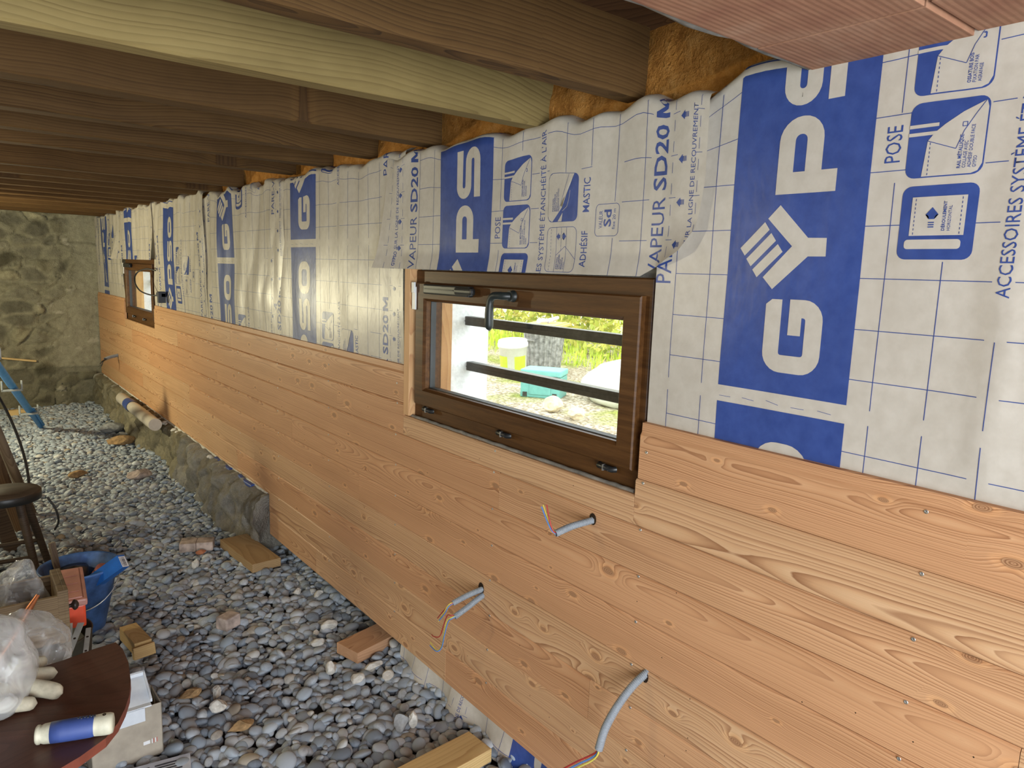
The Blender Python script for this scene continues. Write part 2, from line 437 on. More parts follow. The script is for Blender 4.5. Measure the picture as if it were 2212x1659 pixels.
def polythene(name, milky):
    t = NT(name)
    _v = t.coord()
    _n = t.noise(_v, 15, 3, 0.5, dist=0.8)
    _g = t.n('ShaderNodeBsdfPrincipled')
    _g.inputs['Base Color'].default_value = (0.74, 0.75, 0.76, 1)
    _g.inputs['Roughness'].default_value = 0.10
    _g.inputs['Specular IOR Level'].default_value = 0.9
    t.t.links.new(t.bump(_n, 0.5, 0.012), _g.inputs['Normal'])
    _tr = t.n('ShaderNodeBsdfTransparent')
    _tr.inputs[0].default_value = (0.95, 0.95, 0.95, 1)
    _mx = t.n('ShaderNodeMixShader')
    _lw = t.n('ShaderNodeLayerWeight')
    _lw.inputs[0].default_value = 0.35
    _fac = t.ma('ADD', t.ma('MULTIPLY', _lw.outputs['Facing'], 0.40), t.ma('MULTIPLY', t.ramp(_n, [(0.48, (0, 0, 0)), (0.7, (1, 1, 1))]), 0.40), clamp=True)
    _fac = t.ma('ADD', _fac, milky, clamp=True)
    t.t.links.new(_fac, _mx.inputs[0])
    t.t.links.new(_tr.outputs[0], _mx.inputs[1])
    t.t.links.new(_g.outputs[0], _mx.inputs[2])
    return t.done(_mx.outputs[0])


M['polythene'] = polythene('clear_polythene', 0.05)
M['polythene_milky'] = polythene('milky_polythene', 0.22)

t = NT('hedge_leaf')
_rd = t.n('ShaderNodeAttribute', attribute_name='tone').outputs['Fac']
_c = t.ramp(_rd, [(0.0, (0.16, 0.22, 0.04)), (0.35, (0.46, 0.52, 0.09)), (0.65, (0.72, 0.70, 0.18)), (0.88, (0.76, 0.60, 0.20)), (1.0, (0.6, 0.32, 0.14))])
_b = t.bsdf(_c, 0.6, 0, 0.3)
_tl = t.n('ShaderNodeBsdfTranslucent')
t.put(_tl.inputs[0], _c)
_mx = t.n('ShaderNodeMixShader')
_mx.inputs[0].default_value = 0.35
t.t.links.new(_b, _mx.inputs[1])
t.t.links.new(_tl.outputs[0], _mx.inputs[2])
M['leafy'] = t.done(_mx.outputs[0])

t = NT('garden_gravel')
_v = t.coord()
_vo = t.voro(_v, 38)
_c = t.ramp(t.sep(_vo.outputs['Color'])[0], [(0.0, (0.30, 0.24, 0.15)), (0.5, (0.52, 0.45, 0.33)), (1.0, (0.70, 0.64, 0.52))])
_n = t.noise(_v, 1.3, 4)
_c = t.mix(t.ramp(_n, [(0.5, (0, 0, 0)), (0.66, (1, 1, 1))]), _c, (0.30, 0.34, 0.07))
_c = t.mix(1.0, _c, t.ramp(_vo.outputs['Distance'], [(0.25, (1, 1, 1)), (0.75, (0.45, 0.42, 0.38))]), 'MULTIPLY')
M['gravel'] = t.done(t.bsdf(_c, 0.9, 0, 0.2, t.bump(_vo.outputs['Distance'], 0.6, 0.02)))

# ------------------------------------------------------------------ mesh helpers


class MB:
    def __init__(s):
        s.v, s.f, s.m, s.s = [], [], [], []

    def add(s, vs, fs, mi=0, smooth=False, T=None):
        b = len(s.v)
        if T is not None:
            vs = [tuple(T @ Vector(p)) for p in vs]
        s.v += [tuple(p) for p in vs]
        for f in fs:
            s.f.append(tuple(b + i for i in f))
            s.m.append(mi)
            s.s.append(smooth)
        return s

    def box(s, lo, hi, mi=0, T=None, bev=0.0):
        if bev > 0:
            bm = bmesh.new()
            bmesh.ops.create_cube(bm, size=1.0)
            for vv in bm.verts:
                for k in range(3):
                    vv.co[k] = lo[k] + (vv.co[k] + 0.5) * (hi[k] - lo[k])
            bmesh.ops.bevel(bm, geom=bm.edges[:] + bm.verts[:], offset=bev, segments=2, affect='EDGES', profile=0.6)
            bm.verts.index_update()
            s.add([v.co[:] for v in bm.verts], [[v.index for v in f.verts] for f in bm.faces], mi, False, T)
            bm.free()
            return s
        x0, y0, z0 = lo
        x1, y1, z1 = hi
        vs = [(x0, y0, z0), (x1, y0, z0), (x1, y1, z0), (x0, y1, z0), (x0, y0, z1), (x1, y0, z1), (x1, y1, z1), (x0, y1, z1)]
        return s.add(vs, [(3, 2, 1, 0), (4, 5, 6, 7), (0, 1, 5, 4), (1, 2, 6, 5), (2, 3, 7, 6), (3, 0, 4, 7)], mi, False, T)

    def tube(s, path, r, seg=12, mi=0, cap=True, T=None, smooth=True):
        path = [Vector(p) for p in path]
        n = len(path)
        rs = r if isinstance(r, (list, tuple)) else [r] * n
        vs, fs = [], []
        up = None
        for i, p in enumerate(path):
            d = (path[min(i + 1, n - 1)] - path[max(i - 1, 0)]).normalized()
            if up is None:
                up = d.orthogonal().normalized()
            up = (up - d * up.dot(d)).normalized()
            side = d.cross(up)
            for k in range(seg):
                a = 2 * math.pi * k / seg
                vs.append(p + (up * math.cos(a) + side * math.sin(a)) * rs[i])
        for i in range(n - 1):
            for k in range(seg):
                k2 = (k + 1) % seg
                fs.append((i * seg + k, i * seg + k2, (i + 1) * seg + k2, (i + 1) * seg + k))
        s.add(vs, fs, mi, smooth, T)
        if cap:
            s.add(vs[:seg], [tuple(reversed(range(seg)))], mi, False, T)
            s.add(vs[-seg:], [tuple(range(seg))], mi, False, T)
        return s

    def lathe(s, prof, seg=32, mi=0, T=None, smooth=True, ell=(1, 1)):
        """prof: list of (radius, z) from bottom to top"""
        vs, fs = [], []
        for r_, z_ in prof:
            for k in range(seg):
                a = 2 * math.pi * k / seg
                vs.append((r_ * math.cos(a) * ell[0], r_ * math.sin(a) * ell[1], z_))
        n = len(prof)
        for i in range(n - 1):
            for k in range(seg):
                k2 = (k + 1) % seg
                fs.append((i * seg + k, i * seg + k2, (i + 1) * seg + k2, (i + 1) * seg + k))
        s.add(vs, fs, mi, smooth, T)
        return s

    def prism(s, poly, z0, z1, mi=0, T=None, mi_side=None):
        n = len(poly)
        vs = [(x, y, z0) for x, y in poly] + [(x, y, z1) for x, y in poly]
        s.add(vs, [tuple(reversed(range(n))), tuple(range(n, 2 * n))], mi, False, T)
        s.add(vs, [(i, (i + 1) % n, n + (i + 1) % n, n + i) for i in range(n)], mi if mi_side is None else mi_side, False, T)
        return s

    def mesh(s, name, mats):
        me = bpy.data.meshes.new(name)
        me.from_pydata(s.v, [], s.f)
        for m in mats:
            me.materials.append(m)
        me.polygons.foreach_set('material_index', s.m)
        me.polygons.foreach_set('use_smooth', s.s)
        me.update()
        return me

    def build(s, name, mats, parent=None, loc=None, rot=None):
        if not isinstance(mats, (list, tuple)):
            mats = [mats]
        return link(name, s.mesh(name, mats), parent, loc, rot)


def link(name, me, parent=None, loc=None, rot=None):
    o = bpy.data.objects.new(name, me)
    COL.objects.link(o)
    if parent is not None:
        o.parent = parent
    if loc is not None:
        o.location = loc
    if rot is not None:
        o.rotation_euler = rot
    return o


def tag(o, label=None, cat=None, group=None, kind=None):
    if label:
        o['label'] = label
    if cat:
        o['category'] = cat
    if group:
        o['group'] = group
    if kind:
        o['kind'] = kind
    return o


def thing(name, label, cat, loc=(0, 0, 0), rot=(0, 0, 0), group=None):
    o = bpy.data.objects.new(name, None)
    o.empty_display_size = 0.1
    COL.objects.link(o)
    o.location = loc
    o.rotation_euler = rot
    return tag(o, label, cat, group)


def smooth_path(pts, n=8):
    """Catmull-Rom through the points"""
    P = [Vector(p) for p in pts]
    P = [P[0] * 2 - P[1]] + P + [P[-1] * 2 - P[-2]]
    out = []
    for i in range(1, len(P) - 2):
        a, b, c_, d = P[i - 1], P[i], P[i + 1], P[i + 2]
        for k in range(n):
            u = k / n
            out.append(0.5 * ((2 * b) + (c_ - a) * u + (2 * a - 5 * b + 4 * c_ - d) * u * u + (3 * b - a - 3 * c_ + d) * u ** 3))
    out.append(P[-2])
    return out


def basis(ex, ey, ez, o):
    return Matrix(((ex[0], ey[0], ez[0], o[0]), (ex[1], ey[1], ez[1], o[1]), (ex[2], ey[2], ez[2], o[2]), (0, 0, 0, 1)))


# ------------------------------------------------------------------ THE SETTING
# right wall: masonry with two window openings; inner face x=0.09, outer face x=0.35
Y_END = 9.45
W1 = (1.222, 2.394, 1.072, 1.642)
W2 = (6.68, 7.90, 1.072, 1.660)
mb = MB()
for y0, y1 in ((-2.6, W1[0]), (W1[1], W2[0]), (W2[1], 9.9)):
    mb.box((0.09, y0, -0.5), (0.35, y1, 2.9), 0)
for w in (W1, W2):
    mb.box((0.09, w[0], -0.5), (0.35, w[1], w[2]), 0)
    mb.box((0.09, w[0], w[3]), (0.35, w[1], 2.9), 0)
tag(mb.build('wall_right', M['plaster_white']), 'thick white rendered wall behind the membrane and the cladding', 'wall', kind='structure')

# far wall of rubble stone
def stone_wall():
    x0, x1, z0, z1 = -4.6, 0.16, -0.1, 2.5
    st = 0.0155
    nx, nz = int((x1 - x0) / st), int((z1 - z0) / st)
    vs, cols = [], []
    for j in range(nz + 1):
        z = z0 + j * st
        for i in range(nx + 1):
            x = x0 + i * st
            sm = 1.0 / (1.0 + math.exp((x + 0.36 + 0.12 * math.sin(z * 3)) * 16))       # stones to the left, render to the right
            if z < 0.35:
                sm = max(sm, 0.75)
            w = Vector((x * 4.2 + 0.35 * noise.noise((x * 3, 1, z * 3)), 0, z * 6.6 + 0.35 * noise.noise((x * 3, 7, z * 3))))
            d, p = noise.voronoi(w)
            gap_ = d[1] - d[0]
            edge = min(1.0, max(0.0, (gap_ - 0.05) * 4.5))
            rn = noise.cell(p[0] * 3.7 + Vector((11.3, 5.1, 2.2)))
            rn2 = noise.cell(p[0] * 5.1 + Vector((1.3, 15.1, 7.2)))
            proud = (0.35 + 0.65 * rn) * edge ** 0.5
            f = noise.fractal((x * 9, 3, z * 9), 0.9, 2.1, 5)
            lump = noise.noise((x * 2.1, 0.3, z * 2.1))
            h = sm * (0.075 * proud + 0.028 * f - (0.03 * rn2 if gap_ < 0.07 else 0)) + (1 - sm) * 0.014 * f + 0.03 * lump
            if z < 0.42:
                h -= 0.02 + 0.015 * f
            if -0.5 < x < 0.1 and abs(z - 1.82 + 0.02 * math.sin(x * 9)) < 0.02:
                h -= 0.03
            vs.append((x, Y_END - h, z))
            mort = np.array((0.34, 0.32, 0.235))
            stn = np.array((0.44, 0.405, 0.28)) * (0.75 + 0.5 * rn2) if rn > 0.45 else np.array((0.33, 0.31, 0.235)) * (0.8 + 0.4 * rn2)
            c = mort * (1 - sm * edge) + stn * sm * edge
            c = c * (1 - sm) + sm * c if sm > 0.5 else np.array((0.38, 0.36, 0.275)) * (1 - sm) + c * sm
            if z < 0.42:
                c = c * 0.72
            if f > 0.42 and rn2 > 0.6:
                c = np.array((0.5, 0.47, 0.38))
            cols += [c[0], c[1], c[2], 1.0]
    fs = [(j * (nx + 1) + i, j * (nx + 1) + i + 1, (j + 1) * (nx + 1) + i + 1, (j + 1) * (nx + 1) + i) for j in range(nz) for i in range(nx)]
    m = MB()
    m.add(vs, fs, 0, True)
    m.box((x0, Y_END + 0.05, z0), (x1, Y_END + 0.4, z1 + 0.3))
    me = m.mesh('wall_far', [M['stone']])
    at = me.color_attributes.new('tint', 'FLOAT_COLOR', 'POINT')
    cols += [0.3, 0.28, 0.22, 1.0] * (len(m.v) - len(vs))
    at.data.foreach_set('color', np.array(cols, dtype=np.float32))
    return link('wall_far', me)


tag(stone_wall(), 'rough rubble stone wall with crumbling mortar at the far end', 'wall', kind='structure')
mb = MB()
mb.box((-4.9, -1.9, -0.3), (-4.6, 9.9, 2.6))
tag(mb.build('wall_left', M['mortar']), 'mortar faced wall on the left, outside the picture', 'wall', kind='structure')

mb = MB()
mb.box((-4.9, -1.9, -0.3), (-2.85, -1.65, 2.6))
mb.box((-0.65, -1.9, -0.3), (0.09, -1.65, 2.6))
mb.box((-2.85, -1.9, 2.12), (-0.65, -1.65, 2.6))
tag(mb.build('wall_back', M['mortar']), 'wall with a wide doorway behind the viewer', 'wall', kind='structure')
# floor bed under the pebbles
mb = MB()
mb.box((-5.2, -2.6, -0.4), (0.2, 9.6, -0.035))
tag(mb.build('floor', M['earth']), 'dark earth floor under the pebbles', 'floor', kind='structure')

# ceiling: old boards above the joists, terracotta panels at the near end
mb = MB()
xx = -5.0
while xx < 0.1:
    mb.box((xx, 0.8, 2.275), (min(xx + 0.148, 0.10), 9.9, 2.30))
    xx += 0.15
mb.box((-5.2, -2.6, 2.31), (0.12, 9.9, 2.34))
tag(mb.build('ceiling', M['old_boards']), 'dark brown floor boards above the joists', 'ceiling', kind='structure')

tc = thing('ceiling_panel', 'terracotta ceiling panels with fine ribs over the near end', 'ceiling panel')
tag(tc, kind='structure')
edges_x = [-3.4, -2.6, -1.8, -1.0, -0.2, 0.1]
edges_y = [0.853, 0.54, 0.22, -0.1, -0.42, -0.74, -1.06, -1.4, -2.0, -2.6]
for i in range(len(edges_x) - 1):
    for j in range(len(edges_y) - 1):
        m = MB()
        a = 0.003
        m.box((edges_x[i] + a, edges_y[j + 1] + a, 2.069 + 0.003 * ((i * 3 + j * 5) % 3)), (edges_x[i + 1] - a, edges_y[j] - a - (0.012 if j == 0 else 0), 2.13), bev=0.0015)
        m.build('tile', M['terracotta'], tc)
m = MB()
pts = []
for k in range(60):
    x = -3.4 + 3.5 * k / 59
    pts.append((x, 0.845 + 0.008 * noise.noise((x * 9, 0, 0)), 2.092 + 0.004 * noise.noise((x * 7, 3, 0))))
m.tube(pts, [0.022 + 0.006 * noise.noise((p[0] * 14, 8, 1)) for p in pts], 8)
m.box((-3.4, -2.6, 2.125), (0.1, 0.85, 2.16))
m.build('mortar_edge', M['mortar'], tc)

# orange insulation showing above the membrane, between the joist ends
mb = MB()
vs, fs = [], []
ny, nz = 420, 14
for i in range(ny + 1):
    y = 0.84 + (9.5 - 0.84) * i / ny
    for j in range(nz + 1):
        z = 2.0 + 0.3 * j / nz
        f = noise.fractal((y * 7, z * 7, 0.5), 0.9, 2.0, 4)
        vs.append((0.055 - 0.018 * f - 0.02 * noise.noise((y * 2, z * 5, 4)), y, z))
for i in range(ny):
    for j in range(nz):
        a = i * (nz + 1) + j
        fs.append((a, a + 1, a + nz + 2, a + nz + 1))
mb.add(vs, fs, 0, True)
tag(mb.build('trim_1', M['insulation']), 'rough orange-brown insulation between the joist ends above the membrane', 'insulation', kind='structure')

# ------------------------------------------------------------------ joists
random.seed(11)
JO = [  # y0, y1, z bottom, height, material, tilt in plan (deg), label
    (1.330, 1.400, 2.100, 0.175, 'joist_warm', -0.2, 'reddish-brown ceiling joist with swirling grain, next to the terracotta panels'),
    (1.690, 1.755, 2.072, 0.20, 'joist_pale', -0.8, 'pale yellowish ceiling joist, brightest of the row'),
    (1.800, 1.885, 2.105, 0.17, 'joist_warm', -0.6, 'brown ceiling joist set close behind the pale yellowish one'),
    (2.310, 2.405, 2.096, 0.18, 'joist_warm', 1.0, 'dark ceiling joist with a long drying crack along its lower edge'),
    (2.790, 2.875, 2.100, 0.18, 'joist_warm', -1.2, 'dark ceiling joist just beyond the cracked one'),
    (3.235, 3.320, 2.104, 0.18, 'joist_warm', -1.2, 'dark ceiling joist, second beyond the cracked one'),
    (3.680, 3.765, 2.108, 0.18, 'joist_warm', -1.5, 'dark ceiling joist, third beyond the cracked one'),
]
for k, yv in enumerate((4.50, 4.93, 5.30, 5.75, 6.19, 6.62, 7.11, 7.70, 8.30, 8.95)):
    nm = ('warm-lit reddish ceiling joist, first past the wide gap' if k == 1 else
          'ceiling joist touching the far stone wall end' if k == 9 else
          'thin-looking far ceiling joist, number %s counted back from the stone wall' % ('ten nine eight seven six five four three two one'.split()[k]))
    JO.append((yv, yv + 0.075, 2.10, 0.18, 'joist_warm', -0.6, nm))
for (y0, y1, zb, h, mt, ang, lab) in JO:
    m = MB()
    L = 4.7
    nseg = 48
    w = (y1 - y0)
    vs, fs = [], []
    sd = random.random() * 50
    prof = [(-w / 2, h), (-w / 2, h * 0.5), (-w / 2, 0.006), (-w / 2 + 0.006, 0.0), (w / 2 - 0.006, 0.0), (w / 2, 0.006), (w / 2, h * 0.5), (w / 2, h)]
    for i in range(nseg + 1):
        x = -L + L * i / nseg
        for (py, pz) in prof:
            f = 0.003 * noise.noise((x * 0.7 + sd, py * 8, pz * 4)) + 0.0010 * noise.noise((x * 23 + sd, py * 50, pz * 30))
            vs.append((x, py + f, pz + 0.8 * f))
    n = len(prof)
    for i in range(nseg):
        for k in range(n - 1):
            a = i * n + k
            fs.append((a, a + n, a + n + 1, a + 1))
    fs.append(tuple(range(n)))
    fs.append(tuple(reversed(range(nseg * n, nseg * n + n))))
    m.add(vs, fs)
    o = m.build('ceiling_joist', M[mt], None, (0.05, (y0 + y1) / 2, zb), (0, 0, math.radians(ang)))
    tag(o, lab, 'joist', 'joists under the ceiling', 'structure')

# ------------------------------------------------------------------ timber cladding
ROWS = [1.273, 1.122, 0.995, 0.868, 0.742, 0.615, 0.489, 0.362, 0.236, 0.104]
FX = -0.022
random.seed(5)


class Clad:
    def __init__(s):
        s.mb = MB()
        s.uv, s.tint = [], []

    def board(s, ya, yb, z0, z1, top=False):
        yb -= 0.0012
        n0 = len(s.mb.v)
        tn = (random.random(), random.random(), random.random(), 1)
        if top:      # exposed tongue along the top of the last row
            prof = [(-0.003, z0), (FX + 0.003, z0), (FX, z0 + 0.003), (FX, z1 - 0.034), (FX + 0.005, z1 - 0.026), (FX + 0.006, z1 - 0.002), (-0.004, z1)]
        else:
            prof = [(-0.003, z0), (FX + 0.003, z0), (FX, z0 + 0.003), (FX, z1 - 0.0065), (FX + 0.004, z1 - 0.0015), (-0.003, z1)]
        n = len(prof)
        ns = max(2, int((yb - ya) / 0.25))
        vs, fs = [], []
        for i in range(ns + 1):
            y = ya + (yb - ya) * i / ns
            wv = 0.0012 * noise.noise((y * 2.2, z0 * 31, tn[0] * 9))
            vs += [(x + wv, y, z) for x, z in prof]
        for i in range(ns):
            for k in range(n - 1):
                a = i * n + k
                fs.append((a, a + 1, a + n + 1, a + n))
        fs.append(tuple(reversed(range(n))))
        fs.append(tuple(range(ns * n, ns * n + n)))
        s.mb.add(vs, fs, 0)
        so = tn[1] * 40
        for (x, y, z) in vs:
            s.uv.append((y + so, z - z0 if abs(x - FX) < 0.006 else z - z0 + 0.02))
            s.tint.append(tn)

    def extra(s):
        k = len(s.mb.v) - len(s.uv)
        s.uv += [(0, 0)] * k
        s.tint += [(0.5, 0.5, 0.5, 1)] * k


cl = Clad()
NEAR_START, STEP_Y, FAR_END = -0.6, 3.955, 9.42
joints = {0: [4.6, 7.0], 1: [2.93 + 0.0, 5.4], 2: [1.806, 4.9, 7.6], 3: [3.35, 6.1], 4: [2.824, 5.6], 5: [4.2, 7.2], 6: [1.347, 2.916 + 1.6, 6.6], 7: [2.916, 6.3], 8: [2.1, 3.3]}
joints[1] = [3.05, 5.9]
joints[3] = [0.324, 3.6, 6.9]
for r in range(9):
    z1, z0 = ROWS[r], ROWS[r + 1]
    end = FAR_END
    if r == 8:
        end = STEP_Y
    spans = [(NEAR_START, end)]
    if r == 0:
        spans = [(NEAR_START, 1.216), (2.437, W2[0] - 0.03), (W2[1] + 0.01, end)]
    elif r == 1:
        spans = [(NEAR_START, 1.222), (1.2221, 2.4365), (2.437, W2[0] - 0.03), (W2[0] - 0.0299, W2[1] + 0.0099), (W2[1] + 0.01, end)]
    for (a, b) in spans:
        cuts = [a] + [j for j in joints[r] if a + 0.05 < j < b - 0.05] + [b]
        for p, q in zip(cuts[:-1], cuts[1:]):
            if r == 1 and (abs(p - 1.2221) < 1e-3 or abs(p - (W2[0] - 0.0299)) < 1e-3):
                cl.board(p, q, z0, 1.076)
            elif r == 7 and q > STEP_Y:
                if p < STEP_Y:
                    cl.board(p, STEP_Y, z0, z1)
                    p = STEP_Y
                cl.board(p, q, z0, z1) if False else cl.board(p, q, 0.342, z1)
            else:
                cl.board(p, q, z0, z1, top=(r == 0))
# screw heads
for yc in (-0.14, 0.512, 1.192, 1.836, 2.49, 3.14, 3.80, 4.45, 5.1, 5.75, 6.4, 7.05, 8.1, 8.75, 9.3):
    for r in range(9):
        z = (1.234 if yc < 1.0 else 1.195) if r == 0 else ROWS[r] - 0.009
        if r == 0 and (W1[0] < yc < W1[1] or W2[0] - .1 < yc < W2[1]):
            continue
        if r == 1 and (W1[0] < yc < W1[1] or W2[0] - .1 < yc < W2[1]):
            z = 1.06
        if r >= 8 and yc > STEP_Y:
            continue
        Tm = Matrix.Translation((FX - 0.0004, yc + random.uniform(-0.006, 0.006), z + random.uniform(-0.004, 0.004))) @ Matrix.Rotation(math.radians(-90), 4, 'Y')
        cl.mb.lathe([(0.0042, 0.0), (0.0038, 0.0009), (0.0022, 0.0009), (0.0016, 0.0003), (0.0001, 0.0003)], 10, 1, Tm)
# worm holes, pin holes, conduit openings: flat dark discs painted for their inner shade
for k in range(60):
    y, z = random.uniform(0.2, 3.6), random.uniform(0.15, 1.1)
    Tm = Matrix.Translation((FX - 0.0002, y, z)) @ Matrix.Rotation(math.radians(-90), 4, 'Y')
    cl.mb.lathe([(0.0016, 0.0), (0.0001, 0.0003)], 7, 2, Tm)
for (y, z, ry, rz) in ((1.368, 0.966, 0.0135, 0.017), (1.886, 0.562, 0.016, 0.021), (1.146, 0.597, 0.013, 0.017), (8.357, 0.657, 0.018, 0.02)):
    Tm = Matrix.Translation((FX - 0.0016, y, z)) @ Matrix.Rotation(math.radians(-90), 4, 'Y')
    cl.mb.lathe([(1.0, 0.0), (0.55, 0.0004), (0.01, 0.0004)], 24, 2, Tm, ell=(rz, ry))
cl.extra()
me = cl.mb.mesh('timber_cladding', [M['pine'], M['steel'], M['hole']])
ul = me.uv_layers.new(name='grain')
li = np.zeros(len(me.loops), dtype=np.int32)
me.loops.foreach_get('vertex_index', li)
ul.data.foreach_set('uv', np.array(cl.uv, dtype=np.float32)[li].ravel())
ca = me.color_attributes.new('tint', 'FLOAT_COLOR', 'POINT')
ca.data.foreach_set('color', np.array(cl.tint, dtype=np.float32).ravel())
tag(link('timber_cladding', me), 'knotty orange-brown pine board cladding screwed along the lower right wall', 'wall cladding', kind='structure')

# pine battens beside the near window
for (nm, y0, y1, z0, z1, x0, x1, lab) in (
        ('jamb_batten', 2.396, 2.436, 1.079, 1.650, -0.024, 0.03, 'upright pine batten along the left side of the near window'),):
    m = MB()
    m.box((x0, 0, 0), (x1, y1 - y0, z1 - z0), bev=0.002)
    tag(m.build(nm, M['batten'], None, (0, y0, z0)), lab, 'batten')
# folded membrane and mortar line along the near sill
m = MB()
pts = [(-0.006 + 0.003 * noise.noise((k * .7, 0, 0)), 1.235 + 1.17 * k / 50, 1.0785 + 0.003 * noise.noise((k * .5, 2, 0))) for k in range(51)]
m.tube(pts, [0.0065 + 0.0015 * noise.noise((k * .6, 5, 0)) for k in range(51)], 8)
m.build('sill_strip', M['mortar'])
tag(bpy.data.objects['sill_strip'], 'ragged grey sealing strip under the near window frame', 'sealing strip')

# ------------------------------------------------------------------ windows


def frame_ring(m, y0, y1, z0, z1, w, x0, x1, mi=0, wb=None, wt=None, prof=0.0):
    """four mitred frame members round an opening, front face at x0, back at x1, bevelled towards the glass by `prof`"""
    wb = wb or w
    wt = wt or w
    o = [(y0, z0), (y1, z0), (y1, z1), (y0, z1)]
    i1 = [(y0 + w, z0 + wb), (y1 - w, z0 + wb), (y1 - w, z1 - wt), (y0 + w, z1 - wt)]
    e = 0.004
    o2 = [(y0 + e, z0 + e), (y1 - e, z0 + e), (y1 - e, z1 - e), (y0 + e, z1 - e)]
    i0 = [(y0 + w - prof, z0 + wb - prof), (y1 - w + prof, z0 + wb - prof), (y1 - w + prof, z1 - wt + prof), (y0 + w - prof, z1 - wt + prof)]
    loops = [[(x1,) + p for p in o], [(x0 + e,) + p for p in o], [(x0,) + p for p in o2], [(x0,) + p for p in i0], [(x0 + prof * 0.9 + 0.001,) + p for p in i1], [(x1,) + p for p in i1]]
    for k in range(4):
        k2 = (k + 1) % 4
        vs, fs = [], []
        for L in loops:
            vs += [L[k], L[k2]]
        n = len(loops)
        for j in range(n):
            j2 = (j + 1) % n
            fs.append((2 * j, 2 * j2, 2 * j2 + 1, 2 * j + 1))
        m.add(vs, fs, mi)


def window(name, W, label, far):
    y0, y1, z0, z1 = W
    w = thing(name, label, 'window', (0.02, (y0 + y1) / 2, z0))
    tag(w, kind='structure')
    ox, oy, oz = 0.02, (y0 + y1) / 2, z0
    T = Matrix.Translation((-ox, -oy, -oz))

    def put(m, nm, mats, par=w):
        m.v = [tuple(T @ Vector(p)) for p in m.v]
        return m.build(nm, mats, par)
    m = MB()
    frame_ring(m, y0, y1, z0, z1, 0.072, 0.004, 0.075, wb=0.10, wt=0.085)
    fr_ = put(m, 'frame', M['pvc'])
    m = MB()
    frame_ring(m, y0 + 0.024, y1 - 0.026, z0 + 0.062, z1 - 0.046, 0.066, -0.016, 0.05, prof=0.009)
    sa_ = put(m, 'sash', M['pvc'])
    m = MB()
    frame_ring(m, y0 + 0.086, y1 - 0.088, z0 + 0.124, z1 - 0.108, 0.007, 0.012, 0.034)
    put(m, 'gasket', M['gasket'], sa_)
    m = MB()
    m.box((0.020, y0 + 0.09, z0 + 0.128), (0.024, y1 - 0.092, z1 - 0.112))
    put(m, 'glass', M['glass'], sa_)
    # hinge covers along the bottom
    for yc in ([y0 + 0.12, y0 + 0.588, y0 + 1.055] if not far else [y0 + 0.42, y0 + 0.86]):
        m = MB()
        m.tube([(-0.002, yc - 0.030, z0 + 0.048), (-0.012, yc - 0.026, z0 + 0.048), (-0.012, yc + 0.026, z0 + 0.05), (-0.002, yc + 0.03, z0 + 0.05)], 0.0085, 10)
        m.tube([(-0.014, yc - 0.016, z0 + 0.048), (-0.019, yc - 0.016, z0 + 0.048)], 0.005, 8, 1)
        m.box((-0.021, yc + 0.002, z0 + 0.040), (-0.010, yc + 0.005, z0 + 0.058), 1)
        put(m, 'hinge_cover', [M['black_plastic'], M['steel']], fr_)
    # closer arm, top left
    yl = y1 - 0.118
    m = MB()
    zc = z1 - 0.066
    m.box((-0.040, yl - 0.29, zc - 0.019), (-0.016, yl, zc + 0.017), bev=0.006)
    m.box((-0.047, yl - 0.315, zc - 0.013), (-0.026, yl - 0.21, zc + 0.012), bev=0.009)
    m.box((-0.0415, yl - 0.2, zc - 0.002), (-0.038, yl - 0.01, zc + 0.002), bev=0.001)
    put(m, 'closer_arm', M['black_plastic'], sa_)
    m = MB()
    m.box((-0.022, y1 - 0.034, z1 - 0.148), (-0.006, y1 - 0.010, z1 - 0.062), bev=0.002)
    m.box((-0.027, y1 - 0.032, z1 - 0.085), (-0.018, y1 - 0.014, z1 - 0.045), bev=0.002)
    put(m, 'white_hinge', M['white_plastic'], fr_)
    if not far:
        hy, hz = 1.772, 1.571
        h = MB()
        h.tube([(-0.014, hy, hz), (-0.020, hy, hz), (-0.021, hy, hz), (-0.034, hy, hz)], [0.0185, 0.0185, 0.0165, 0.0165], 20)
        h.tube(smooth_path([(-0.030, hy, hz), (-0.046, hy + 0.012, hz), (-0.056, hy + 0.034, hz), (-0.060, hy + 0.050, hz - 0.004), (-0.062, hy + 0.060, hz - 0.022), (-0.062, hy + 0.063, hz - 0.06), (-0.060, hy + 0.064, hz - 0.098), (-0.058, hy + 0.064, hz - 0.112)], 6),
               [0.0125] * 10 + [0.012] * 10 + [0.0115] * 6 + [0.0125, 0.013, 0.0135, 0.0138, 0.014, 0.014, 0.0142, 0.0142, 0.014, 0.0138, 0.013, 0.012, 0.0105, 0.009, 0.007, 0.005, 0.002][:17], 16)
        put(h, 'handle', M['handle_green'], sa_)
    # reveal: timber strip, bars let into the render
    m = MB()
    e = 0.004
    m.box((0.078, y1 - 0.030, z0 + e), (0.150, y1 - e, z1 - e))
    m.box((0.078, y0 + e, z0 + e), (0.150, y0 + 0.03, z1 - e))
    m.box((0.078, y0 + 0.03, z1 - 0.03), (0.150, y1 - 0.03, z1 - e))
    m.box((0.078, y0 + 0.03, z0 + e), (0.150, y1 - 0.03, z0 + 0.03))
    put(m, 'reveal_board', M['reveal_lit'] if far else M['wood_reveal'])
    for zb, xb in ((1.447, 0.250), (1.262, 0.262)):
        b = MB()
        b.box((xb - 0.018, y0 - 0.02, zb - 0.018), (xb + 0.018, y1 + 0.02, zb + 0.018), bev=0.003)
        b.box((xb - 0.0205, y0 - 0.02, zb - 0.003), (xb - 0.0175, y1 + 0.02, zb + 0.001), bev=0.0005)
        put(b, 'security_bar', M['steel_dark'])
    return w


